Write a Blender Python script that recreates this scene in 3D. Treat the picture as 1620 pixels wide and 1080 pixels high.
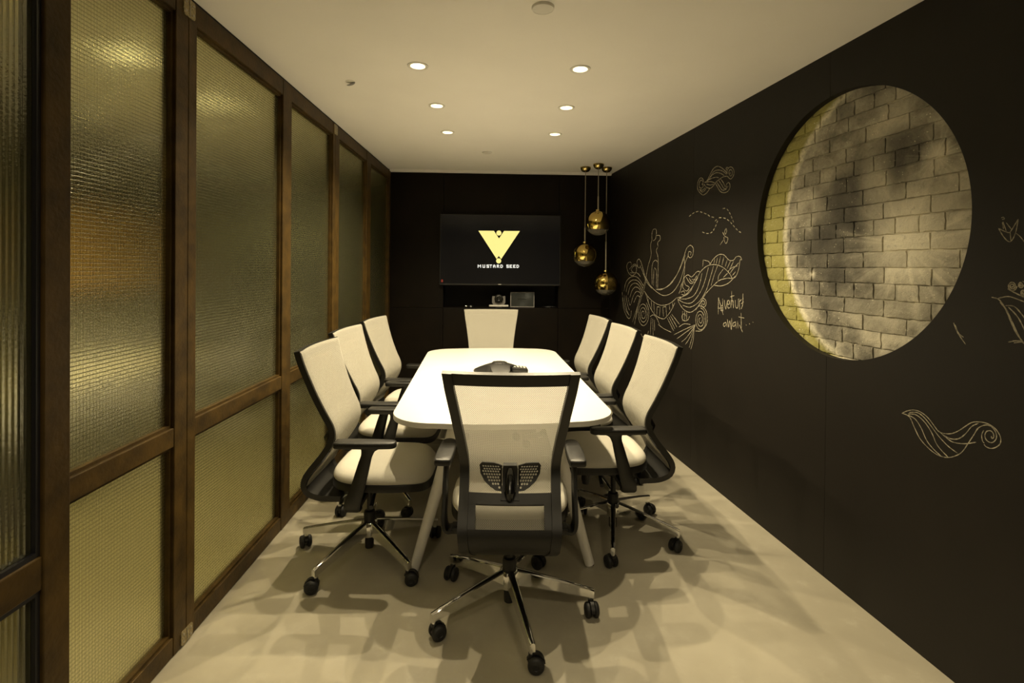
import bpy, bmesh, math, random
from math import sin, cos, pi, radians as R, sqrt, atan2, hypot
from mathutils import Vector, Matrix

for o in list(bpy.data.objects): bpy.data.objects.remove(o)
scene = bpy.context.scene
col = scene.collection
random.seed(7)

# ------------------------------------------------------------------ camera
F = 820.0; ROLL = 0.0092; PITCH = 0.00763; PY = 431.5; EYE = 1.45
cam_d = bpy.data.cameras.new('camera'); cam = bpy.data.objects.new('camera', cam_d); col.objects.link(cam)
cam_d.sensor_width = 36.0; cam_d.lens = F * 36.0 / 1620.0
cam_d.shift_y = -(540.0 - PY) / 1620.0
cam_d.clip_start = 0.02
cam.matrix_world = Matrix.Translation((0, 0, EYE)) @ Matrix.Rotation(pi/2 - PITCH, 4, 'X') @ Matrix.Rotation(ROLL, 4, 'Z')
scene.camera = cam

# ------------------------------------------------------------------ world, exposure
scene.view_settings.view_transform = 'Standard'
scene.view_settings.look = 'None'
scene.view_settings.gamma = 1.0
scene.view_settings.exposure = 0.20
scene.view_settings.use_curve_mapping = False
world = bpy.data.worlds.new('world'); scene.world = world; world.use_nodes = True
world.node_tree.nodes['Background'].inputs[0].default_value = (0.9, 0.8, 0.5, 1)
world.node_tree.nodes['Background'].inputs[1].default_value = 0.01
LAMP_COL = (1.0, 0.83, 0.53)
LAMP_W = 88.0

# ------------------------------------------------------------------ the room in metres (x right, y away, z up)
CEIL = 2.487
LX0, LS = -1.211, -0.015          # left partition face: x = LX0 + LS*y
RX0, RS = 1.827, -0.135           # right wall face
BY0, BS = 5.602, 0.043            # back wall face: y = BY0 + BS*x
FRONT = -1.6
def lx(y): return LX0 + LS*y
def rx(y): return RX0 + RS*y
def by(x): return BY0 + BS*x
def ray(px, py):
    du, dv = px - 810.0, py - PY
    u = du*cos(ROLL) + dv*sin(ROLL); v = -du*sin(ROLL) + dv*cos(ROLL)
    a = -v/F
    return Vector((u/F, cos(PITCH) + a*sin(PITCH), a*cos(PITCH) - sin(PITCH)))
def on_plane(px, py, n, d):       # n.p = d
    r = ray(px, py); o = Vector((0, 0, EYE)); n = Vector(n)
    return o + r*((d - n.dot(o))/n.dot(r))
def on_right(px, py, off=0.0): return on_plane(px, py, (1, -RS, 0), RX0 - off)
def on_left(px, py, off=0.0): return on_plane(px, py, (1, -LS, 0), LX0 + off)
def on_back(px, py, off=0.0): return on_plane(px, py, (-BS, 1, 0), BY0 - off)
def on_ceil(px, py, off=0.0): return on_plane(px, py, (0, 0, 1), CEIL - off)
RDIR = Vector((RS, 1, 0)).normalized()          # along the right wall, away from the camera
RNRM = Vector((-1, RS, 0)).normalized()         # into the room
BDIR = Vector((1, BS, 0)).normalized()
BNRM = Vector((BS, -1, 0)).normalized()
LDIR = Vector((LS, 1, 0)).normalized()
LNRM = Vector((1, -LS, 0)).normalized()
UP = Vector((0, 0, 1))

# ------------------------------------------------------------------ materials
def mat(name, base=(0.5,0.5,0.5), rough=0.5, metal=0.0, var=0.0, scale=20.0, bump=0.0, bscale=None, spec=0.5, coords='Object', emit=None, estr=0.0):
    m = bpy.data.materials.new(name); m.use_nodes = True
    nt = m.node_tree; N = nt.nodes; L = nt.links
    b = N['Principled BSDF']
    b.inputs['Base Color'].default_value = (*base, 1); b.inputs['Roughness'].default_value = rough
    b.inputs['Metallic'].default_value = metal; b.inputs['Specular IOR Level'].default_value = spec
    tc = N.new('ShaderNodeTexCoord')
    nz = N.new('ShaderNodeTexNoise'); nz.inputs['Scale'].default_value = scale; nz.inputs['Detail'].default_value = 5
    L.new(tc.outputs[coords], nz.inputs['Vector'])
    if var > 0:
        rp = N.new('ShaderNodeValToRGB')
        rp.color_ramp.elements[0].position = 0.3; rp.color_ramp.elements[1].position = 0.7
        rp.color_ramp.elements[0].color = (*[c*(1-var) for c in base], 1); rp.color_ramp.elements[1].color = (*[min(1, c*(1+var)) for c in base], 1)
        L.new(nz.outputs['Fac'], rp.inputs['Fac']); L.new(rp.outputs['Color'], b.inputs['Base Color'])
    if bump > 0:
        n2 = N.new('ShaderNodeTexNoise'); n2.inputs['Scale'].default_value = bscale or scale*4; n2.inputs['Detail'].default_value = 4
        L.new(tc.outputs[coords], n2.inputs['Vector'])
        bp = N.new('ShaderNodeBump'); bp.inputs['Strength'].default_value = bump; bp.inputs['Distance'].default_value = 0.01
        L.new(n2.outputs['Fac'], bp.inputs['Height']); L.new(bp.outputs['Normal'], b.inputs['Normal'])
    if emit:
        b.inputs['Emission Color'].default_value = (*emit, 1); b.inputs['Emission Strength'].default_value = estr
    return m
class NG:                       # tiny helper for maths in a node tree
    def __init__(s, m): s.nt = m.node_tree; s.N = s.nt.nodes; s.L = s.nt.links
    def new(s, t, **k):
        n = s.N.new(t)
        for a, v in k.items(): setattr(n, a, v)
        return n
    def put(s, sock, v):
        if isinstance(v, bpy.types.NodeSocket): s.L.new(v, sock)
        else: sock.default_value = v
    def m(s, op, a, b=0.0, c=None, clamp=False):
        n = s.new('ShaderNodeMath', operation=op, use_clamp=clamp); s.put(n.inputs[0], a); s.put(n.inputs[1], b)
        if c is not None: s.put(n.inputs[2], c)
        return n.outputs[0]
    def mr(s, v, a, b, c=0.0, d=1.0):
        n = s.new('ShaderNodeMapRange', interpolation_type='SMOOTHSTEP'); s.put(n.inputs[0], v)
        for i, q in enumerate((a, b, c, d)): n.inputs[i+1].default_value = q
        return n.outputs[0]
    def mix(s, f, a, b, blend='MIX'):
        n = s.new('ShaderNodeMix', data_type='RGBA', blend_type=blend); s.put(n.inputs[0], f); s.put(n.inputs[6], a); s.put(n.inputs[7], b)
        return n.outputs[2]
    def noise(s, vec, scale, detail=4, rough=0.55):
        n = s.new('ShaderNodeTexNoise'); n.inputs['Scale'].default_value = scale; n.inputs['Detail'].default_value = detail; n.inputs['Roughness'].default_value = rough
        s.L.new(vec, n.inputs['Vector']); return n.outputs['Fac']

M = {}
M['black'] = mat('black_plastic', (0.0075, 0.0070, 0.0060), 0.42, var=0.15, scale=60, bump=0.05, bscale=600)
M['rubber'] = mat('black_rubber', (0.010, 0.010, 0.010), 0.55, var=0.2, scale=40)
M['gloss_black'] = mat('gloss_black', (0.008, 0.008, 0.008), 0.15, var=0.1, scale=30)
M['chrome'] = mat('polished_aluminium', (0.80, 0.80, 0.79), 0.06, 1.0, var=0.05, scale=30)
M['steel'] = mat('satin_steel', (0.45, 0.43, 0.38), 0.35, 1.0, var=0.25, scale=120)
M['table'] = mat('white_laminate', (0.63, 0.62, 0.60), 0.38, var=0.015, scale=8)
M['white_metal'] = mat('white_powder_coat', (0.78, 0.76, 0.72), 0.35, var=0.03, scale=30)
M['fabric'] = mat('cream_seat_fabric', (0.49, 0.468, 0.40), 0.9, var=0.05, scale=300, bump=0.35, bscale=500)
M['ceil'] = mat('ceiling_paint', (0.90, 0.875, 0.83), 0.85, var=0.02, scale=2)
M['white'] = mat('white_plastic', (0.75, 0.73, 0.68), 0.5, var=0.03, scale=30)
M['grey'] = mat('grey_plastic', (0.22, 0.21, 0.20), 0.45, var=0.05, scale=30)
M['brown'] = mat('back_panel_veneer', (0.0050, 0.0030, 0.0013), 0.50, var=0.3, scale=6, spec=0.16)
M['dark_wall'] = mat('blackboard_paint', (0.0078, 0.0060, 0.0040), 0.56, var=0.16, scale=3.0, bump=0.04, bscale=60, spec=0.30)
M['brown_grey'] = mat('taupe_paint', (0.10, 0.085, 0.06), 0.8, var=0.05, scale=2)
M['groove'] = mat('shadow_gap', (0.004, 0.003, 0.002), 0.8, var=0.2)
M['frame'] = mat('rusted_bronze_frame', (0.056, 0.032, 0.006), 0.52, 0.25, var=0.40, scale=14, bump=0.12, bscale=90, spec=0.3)
M['gasket'] = mat('dark_gasket', (0.012, 0.012, 0.016), 0.35, var=0.1)
M['hinge'] = mat('worn_hinge_plate', (0.34, 0.28, 0.16), 0.4, 0.8, var=0.5, scale=160, bump=0.3, bscale=200)
M['gold'] = mat('gold_mirror', (0.62, 0.47, 0.15), 0.045, 1.0, var=0.05, scale=12, bump=0.06, bscale=14)
M['brass'] = mat('polished_brass', (0.60, 0.47, 0.18), 0.16, 1.0, var=0.1, scale=40)
M['cord'] = mat('pale_rod', (0.42, 0.38, 0.28), 0.35, 0.6, var=0.1)
M['chalk'] = mat('chalk_line', (0.26, 0.235, 0.17), 0.95, var=0.55, scale=90)
M['lamp'] = mat('lamp_face', (1, 1, 1), 0.5, emit=(1.0, 0.90, 0.62), estr=22.0)
M['reflector'] = mat('lamp_reflector', (0.80, 0.74, 0.55), 0.3, 0.0, var=0.03)
M['tan'] = mat('tan_wood', (0.42, 0.25, 0.07), 0.5, var=0.15, scale=6)
M['corridor'] = mat('corridor_paint', (0.06, 0.055, 0.035), 0.8, var=0.1, scale=2)
# screen: glossy black panel with a faint backlight glow
M['screen'] = mat('tv_screen', (0.006, 0.006, 0.007), 0.12, var=0.05, emit=(0.010, 0.009, 0.008), estr=0.25)
M['logo'] = mat('lit_logo_yellow', (0.1, 0.09, 0.03), 0.5, emit=(0.90, 0.77, 0.25), estr=1.0)
M['logo_text'] = mat('lit_logo_white', (0.1, 0.1, 0.1), 0.5, emit=(0.95, 0.93, 0.82), estr=0.95)
M['tablet_screen'] = mat('dim_tablet_screen', (0.012, 0.012, 0.010), 0.08, var=0.1, emit=(0.02, 0.019, 0.012), estr=0.8)
M['red_tag'] = mat('red_sticker', (0.35, 0.04, 0.03), 0.5, var=0.1)
M['keys'] = mat('grey_keys', (0.42, 0.41, 0.38), 0.5, var=0.1)

def floor_mat():
    m = mat('polished_screed', (0.40, 0.38, 0.30), 0.36, spec=0.4); g = NG(m); b = g.N['Principled BSDF']
    p = g.new('ShaderNodeNewGeometry').outputs['Position']
    n1 = g.noise(p, 1.6, 6, 0.6); n2 = g.noise(p, 9.0, 6, 0.65); n3 = g.noise(p, 60, 3)
    c = g.mix(g.mr(n1, 0.35, 0.68), (0.315, 0.288, 0.220, 1), (0.38, 0.35, 0.272, 1))
    c = g.mix(g.mr(n2, 0.52, 0.75, 0, 0.45), c, (0.43, 0.40, 0.32, 1))
    c = g.mix(g.mr(n3, 0.68, 0.76, 0, 0.5), c, (0.29, 0.27, 0.21, 1))
    g.L.new(c, b.inputs['Base Color'])
    g.L.new(g.mr(n2, 0.3, 0.7, 0.30, 0.46), b.inputs['Roughness'])
    return m
M['floor'] = floor_mat()

def mesh_fabric():
    # woven back mesh: cream threads with staggered open holes (UV in metres)
    m = bpy.data.materials.new('cream_back_mesh'); m.use_nodes = True; g = NG(m); b = g.N['Principled BSDF']
    b.inputs['Base Color'].default_value = (0.475, 0.453, 0.385, 1); b.inputs['Roughness'].default_value = 0.85
    uv = g.new('ShaderNodeUVMap').outputs['UV']; sp = g.new('ShaderNodeSeparateXYZ'); g.L.new(uv, sp.inputs[0])
    x, y = sp.outputs[0], sp.outputs[1]
    a = g.m('COSINE', g.m('MULTIPLY', x, pi/0.0036)); c = g.m('COSINE', g.m('MULTIPLY', y, pi/0.0046))
    h = g.mr(g.m('MULTIPLY', a, c), 0.30, 0.48)          # 1 in a hole
    tr = g.new('ShaderNodeBsdfTransparent')
    tl = g.new('ShaderNodeBsdfTranslucent'); tl.inputs[0].default_value = (0.475, 0.453, 0.385, 1)
    mx = g.new('ShaderNodeMixShader'); mx.inputs[0].default_value = 0.30
    g.L.new(b.outputs[0], mx.inputs[1]); g.L.new(tl.outputs[0], mx.inputs[2])
    m2 = g.new('ShaderNodeMixShader'); g.L.new(h, m2.inputs[0]); g.L.new(mx.outputs[0], m2.inputs[1]); g.L.new(tr.outputs[0], m2.inputs[2])
    g.L.new(m2.outputs[0], g.N['Material Output'].inputs[0])
    return m
M['mesh'] = mesh_fabric()

def wired_glass(name, pitch, reeded=False, gloss=0.20):
    # obscured wired glass: dimpled face, thin wire grid inside, rather reflective
    m = bpy.data.materials.new(name); m.use_nodes = True; g = NG(m); g.N.remove(g.N['Principled BSDF'])
    tc = g.new('ShaderNodeTexCoord'); o = tc.outputs['Object']
    sp = g.new('ShaderNodeSeparateXYZ'); g.L.new(o, sp.inputs[0]); x, z = sp.outputs[0], sp.outputs[2]
    def line(v, w):
        f = g.m('FRACT', g.m('DIVIDE', v, pitch)); d = g.m('ABSOLUTE', g.m('SUBTRACT', f, 0.5)); return g.mr(d, 0.5 - w, 0.5 - w*0.35)
    lv = line(x, 0.11); lh = line(z, 0.11)
    wire = lv if reeded else g.m('MAXIMUM', lv, lh)
    n1 = g.noise(o, 170, 2, 0.5)
    if reeded: ht = g.m('ADD', g.m('MULTIPLY', n1, 0.5), g.m('MULTIPLY', g.m('COSINE', g.m('MULTIPLY', x, 2*pi/pitch)), 0.35))
    else: ht = g.m('ADD', n1, g.m('MULTIPLY', wire, 0.5))
    bp = g.new('ShaderNodeBump'); bp.inputs['Strength'].default_value = 0.28; bp.inputs['Distance'].default_value = 0.004
    g.L.new(ht, bp.inputs['Height'])
    gl = g.new('ShaderNodeBsdfGlossy'); gl.inputs['Roughness'].default_value = 0.18; gl.inputs['Color'].default_value = (0.90, 0.91, 0.76, 1)
    g.L.new(bp.outputs[0], gl.inputs['Normal'])
    df = g.new('ShaderNodeBsdfDiffuse'); g.L.new(g.mix(g.m('MULTIPLY', wire, 0.6), (0.20, 0.20, 0.12, 1), (0.04, 0.037, 0.024, 1)), df.inputs['Color'])
    rf = g.new('ShaderNodeBsdfRefraction'); rf.inputs['IOR'].default_value = 1.18; rf.inputs['Roughness'].default_value = 0.20
    g.L.new(g.mix(g.m('MULTIPLY', wire, 0.55), ((0.50, 0.47, 0.34, 1) if reeded else (0.96, 0.94, 0.68, 1)), ((0.85, 0.83, 0.65, 1) if reeded else (0.25, 0.24, 0.15, 1))), rf.inputs['Color']); g.L.new(bp.outputs[0], rf.inputs['Normal'])
    a = g.new('ShaderNodeMixShader'); a.inputs[0].default_value = 0.85; g.L.new(df.outputs[0], a.inputs[1]); g.L.new(rf.outputs[0], a.inputs[2])
    b = g.new('ShaderNodeMixShader'); g.L.new(g.m('MULTIPLY', g.m('SUBTRACT', 1.0, g.m('MULTIPLY', wire, 0.45)), gloss), b.inputs[0])
    g.L.new(a.outputs[0], b.inputs[1]); g.L.new(gl.outputs[0], b.inputs[2])
    g.L.new(b.outputs[0], g.N['Material Output'].inputs[0])
    return m
M['glass'] = wired_glass('wired_obscure_glass', 0.0125)
M['glass_reeded'] = wired_glass('reeded_wired_glass', 0.0125, True, 0.18)

def clear_glass():
    m = bpy.data.materials.new('clear_globe_glass'); m.use_nodes = True; g = NG(m); b = g.N['Principled BSDF']
    b.inputs['Base Color'].default_value = (0.95, 0.92, 0.82, 1); b.inputs['Roughness'].default_value = 0.03
    b.inputs['Transmission Weight'].default_value = 0.92; b.inputs['IOR'].default_value = 1.45
    o = g.new('ShaderNodeTexCoord').outputs['Object']; bp = g.new('ShaderNodeBump'); bp.inputs['Strength'].default_value = 0.05
    g.L.new(g.noise(o, 30), bp.inputs['Height']); g.L.new(bp.outputs[0], b.inputs['Normal'])
    return m
M['clear'] = clear_glass()

# ------------------------------------------------------------------ mesh helpers
def mk_mesh(name, v, f, uv=None, smooth=40):
    me = bpy.data.meshes.new(name); me.from_pydata([tuple(p) for p in v], [], f); me.update()
    if uv:
        lay = me.uv_layers.new(name='UVMap')
        for lp in me.loops: lay.data[lp.index].uv = uv[lp.vertex_index]
    bm = bmesh.new(); bm.from_mesh(me); bmesh.ops.recalc_face_normals(bm, faces=bm.faces); bm.to_mesh(me); bm.free()
    if smooth:
        me.shade_smooth(); me.set_sharp_from_angle(angle=R(smooth))
    return me
class MB:
    def __init__(s): s.v = []; s.f = []
    def add(s, v, f):
        k = len(s.v); s.v += [Vector(p) for p in v]; s.f += [tuple(i + k for i in q) for q in f]; return s
    def box(s, x0, x1, y0, y1, z0, z1, bev=0.0, T=None):
        bm = bmesh.new(); bmesh.ops.create_cube(bm, size=1.0)
        for w in bm.verts: w.co = Vector(((x0+x1)/2 + w.co.x*(x1-x0), (y0+y1)/2 + w.co.y*(y1-y0), (z0+z1)/2 + w.co.z*(z1-z0)))
        if bev: bmesh.ops.bevel(bm, geom=list(bm.edges), offset=bev, segments=2, affect='EDGES', profile=0.5)
        return s.frombm(bm, T)
    def frombm(s, bm, T=None):
        bm.verts.ensure_lookup_table(); bm.verts.index_update()
        s.add([(T @ w.co) if T else w.co.copy() for w in bm.verts], [[w.index for w in q.verts] for q in bm.faces]); bm.free(); return s
    def lathe(s, prof, n=24, T=None, cap=True):
        v = []; f = []
        for (r, z) in prof:
            for i in range(n):
                a = 2*pi*i/n; v.append(Vector((r*cos(a), r*sin(a), z)))
        for j in range(len(prof)-1):
            for i in range(n):
                k = (i+1) % n; f.append((j*n+i, j*n+k, (j+1)*n+k, (j+1)*n+i))
        if cap:
            if prof[0][0] > 1e-6: f.append(tuple(range(n))[::-1])
            if prof[-1][0] > 1e-6: f.append(tuple((len(prof)-1)*n + i for i in range(n)))
        return s.add([(T @ p) if T else p for p in v], f)
    def sweep(s, path, sec, up=(0, 0, 1), cap=True):
        # sec(i, t) -> list of (a, b): a along side, b along normal
        path = [Vector(p) for p in path]; n = len(path); rings = []
        for i, p in enumerate(path):
            t = (path[min(i+1, n-1)] - path[max(i-1, 0)]).normalized(); side = t.cross(Vector(up))
            if side.length < 1e-4: side = t.cross(Vector((1, 0, 0)))
            side.normalize(); nr = side.cross(t)
            rings.append([p + side*a + nr*b for a, b in sec(i, i/(n-1))])
        k = len(rings[0]); v = [q for r in rings for q in r]; f = []
        for i in range(n-1):
            for j in range(k):
                l = (j+1) % k; f.append((i*k+j, i*k+l, (i+1)*k+l, (i+1)*k+j))
        if cap: f.append(tuple(range(k))[::-1]); f.append(tuple((n-1)*k + j for j in range(k)))
        return s.add(v, f)
    def tube(s, path, r, n=10, up=(0, 0, 1)):
        rr = r if callable(r) else (lambda t: r)
        return s.sweep(path, lambda i, t: [(rr(t)*cos(2*pi*k/n), rr(t)*sin(2*pi*k/n)) for k in range(n)], up)
    def prism(s, outline, h0, h1, T=None, bev=0.0):
        # outline in xy, from z=h0 to z=h1
        bm = bmesh.new(); vs = [bm.verts.new((x, y, h0)) for x, y in outline]; fc = bm.faces.new(vs)
        r = bmesh.ops.extrude_face_region(bm, geom=[fc])
        for w in r['geom']:
            if isinstance(w, bmesh.types.BMVert): w.co.z = h1
        bmesh.ops.recalc_face_normals(bm, faces=bm.faces)
        if bev:
            ed = [e for e in bm.edges if abs(e.verts[0].co.z - e.verts[1].co.z) < 1e-7]
            bmesh.ops.bevel(bm, geom=ed, offset=bev, segments=2, affect='EDGES', profile=0.5)
        return s.frombm(bm, T)
    def plate(s, outer, holes, h0, h1, T=None):
        # a plate with holes
        bm = bmesh.new(); edges = []
        for lp in [outer] + holes:
            vs = [bm.verts.new((x, y, h0)) for x, y in lp]
            edges += [bm.edges.new((vs[i], vs[(i+1) % len(vs)])) for i in range(len(vs))]
        bmesh.ops.triangle_fill(bm, use_beauty=True, use_dissolve=False, edges=edges)
        r = bmesh.ops.extrude_face_region(bm, geom=list(bm.faces))
        for w in r['geom']:
            if isinstance(w, bmesh.types.BMVert): w.co.z = h1
        bmesh.ops.recalc_face_normals(bm, faces=bm.faces)
        return s.frombm(bm, T)
    def mesh(s, name, smooth=40): return mk_mesh(name, s.v, s.f, None, smooth)
def link(name, me, m=None, parent=None, loc=(0,0,0), rz=0.0):
    o = bpy.data.objects.new(name, me); col.objects.link(o)
    if m is not None and me is not None and not me.materials: me.materials.append(M[m])
    o.location = loc; o.rotation_euler = (0, 0, rz)
    if parent: o.parent = parent
    return o
def build(mb, name, m, parent=None, smooth=40, loc=(0,0,0), rz=0.0): return link(name, mb.mesh(name, smooth), m, parent, loc, rz)
def thing(name, label, cat, loc=(0,0,0), rz=0.0, group=None):
    o = bpy.data.objects.new(name, None); col.objects.link(o); o.location = loc; o.rotation_euler = (0, 0, rz); o.empty_display_size = 0.05
    return tag(o, label, cat, group)
def tag(o, label, cat, group=None):
    o['label'] = label; o['category'] = cat
    if group: o['group'] = group
    return o
def struct(o, label=None):
    o['kind'] = 'structure'
    if label: o['label'] = label
    return o
def frame_T(origin, X, Y, Z):
    m = Matrix.Identity(4)
    for i in range(3): m[i][0] = X[i]; m[i][1] = Y[i]; m[i][2] = Z[i]; m[i][3] = origin[i]
    return m
def interp(tab, t):
    for (a, x), (b, y) in zip(tab, tab[1:]):
        if t <= b: 
            k = (t-a)/(b-a); return x + (y-x)*k
    return tab[-1][1]
def catmull(pts, n=8, closed=False):
    out = []; P = [Vector(p) for p in pts]; m = len(P)
    for i in range(m if closed else m-1):
        if closed: a, b, c, d = P[(i-1) % m], P[i], P[(i+1) % m], P[(i+2) % m]
        else: a, b, c, d = P[max(i-1, 0)], P[i], P[i+1], P[min(i+2, m-1)]
        for k in range(n):
            t = k/n; out.append(0.5*((2*b) + (c-a)*t + (2*a-5*b+4*c-d)*t*t + (3*b-a-3*c+d)*t**3))
    if not closed: out.append(P[-1].copy())
    return out
def rrect(x0, x1, y0, y1, r, n=5):
    o = []
    for cx, cy, a0 in ((x1-r, y1-r, 0), (x0+r, y1-r, 90), (x0+r, y0+r, 180), (x1-r, y0+r, 270)):
        for k in range(n+1): a = R(a0 + 90*k/n); o.append((cx + r*cos(a), cy + r*sin(a)))
    return o
def circ(cx, cy, r, n=32): return [(cx + r*cos(2*pi*k/n), cy + r*sin(2*pi*k/n)) for k in range(n)]

# ================================================================== STRUCTURE
# floor (runs on under the partition into the corridor)
mb = MB().box(-3.4, 2.3, FRONT-0.1, 7.3, -0.1, 0.0)
struct(build(mb, 'floor', 'floor', smooth=0), 'pale polished screed floor')
# ceiling with cut-outs for the downlights
DL = [on_ceil(661, 104), on_ceil(918, 109), on_ceil(691, 167), on_ceil(896, 170), on_ceil(708, 209), on_ceil(878, 212)]
HOLE = 0.040
outer = [(-1.32, FRONT-0.1), (2.3, FRONT-0.1), (2.3, 5.50), (-1.32, 5.50)]
outer[2] = (2.3, by(2.3) - 0.10); outer[3] = (-1.32, by(-1.32) - 0.10)
mb = MB().plate(outer, [circ(p.x, p.y, HOLE, 28) for p in DL], CEIL, CEIL + 0.09)
struct(build(mb, 'ceiling', 'ceil', smooth=0), 'plain cream ceiling')
# air slot at the back of the ceiling
def back_T(z=0.0, off=0.0): return frame_T(Vector((0, BY0, z)) + BNRM*off, BDIR, UP, BNRM)
mb = MB().box(-1.33, 1.3, -0.014, 0.040, 0.0, 0.030, T=back_T(CEIL)).box(-1.33, 1.3, 0.030, 0.040, 0.030, 0.110, T=back_T(CEIL))
struct(build(mb, 'trim_1', 'ceil', smooth=0), 'pale slotted ceiling trim along the dark back wall')
# wall behind the camera and wall beyond the open leaf
struct(build(MB().box(-1.40, 2.3, FRONT-0.12, FRONT, 0, CEIL + 0.05), 'wall_front', 'brown_grey', smooth=0))
struct(build(MB().box(lx(-0.6)-0.14, lx(-0.6)-0.01, FRONT, 0.24, 0, CEIL), 'wall_left', 'ceil', smooth=0))
# lit corridor seen blurred through the wired glass
struct(build(MB().box(-3.4, -3.3, FRONT, 7.2, 0, 2.62), 'wall_corridor', 'corridor', smooth=0))
struct(build(MB().box(-3.4, -1.36, FRONT, 7.2, 2.6, 2.7), 'ceiling_corridor', 'ceil', smooth=0))
struct(build(MB().box(-3.4, -1.36, 7.2, 7.3, 0, 2.62), 'wall_corridor_end', 'corridor', smooth=0))
# ---- back wall: dark veneer panels around a niche
pL = on_back(701, 470); pR = on_back(883, 470); zN = on_back(790, 487).z; zT = on_back(790, 440).z
s0, s1 = (pL - Vector((0, BY0, pL.z))).dot(BDIR), (pR - Vector((0, BY0, pR.z))).dot(BDIR)
sl, sr = -1.40, 1.22
NICHE = 0.26
mb = MB().box(sl, sr, -0.1, CEIL+0.1, -NICHE-0.08, -NICHE, T=back_T())
wb = struct(build(mb, 'wall_back', 'brown', smooth=0), 'dark brown panelled back wall')
def back_panel(a, b, z0, z1):
    g = 0.0018
    build(MB().box(a+g, b-g, z0+g, z1-g, -0.02, 0.0, bev=0.0012, T=back_T()), 'panel', 'brown', wb, smooth=0)
for a, b in ((sl, s0), (s1, sr)):
    back_panel(a, b, 0.0, zN); back_panel(a, b, zN, CEIL)
back_panel(s0, s1, 0.0, zN); back_panel(s0, s1, zT, CEIL)
mb = MB()
mb.box(s0-0.02, s0, zN-0.02, zT+0.02, -NICHE, -0.02, T=back_T()).box(s1, s1+0.02, zN-0.02, zT+0.02, -NICHE, -0.02, T=back_T())
mb.box(s0, s1, zT, zT+0.02, -NICHE, -0.02, T=back_T())
build(mb, 'niche_lining', 'brown', wb, smooth=0)
build(MB().box(s0, s1, zN-0.02, zN, -NICHE, -0.0205, T=back_T()), 'niche_shelf', 'brown', wb, smooth=0)

# ---- right wall: blackboard panels with a round opening onto painted brick
def rs_of(p): return (p - Vector((RX0, 0, 0))).dot(RDIR)          # distance along the wall
PANEL_T = 0.035
rim = [on_right(*q) for q in ((1192, 352), (1541, 330), (1385, 136.5), (1366, 577), (1258, 200), (1245, 490), (1480, 190), (1470, 525))]
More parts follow.
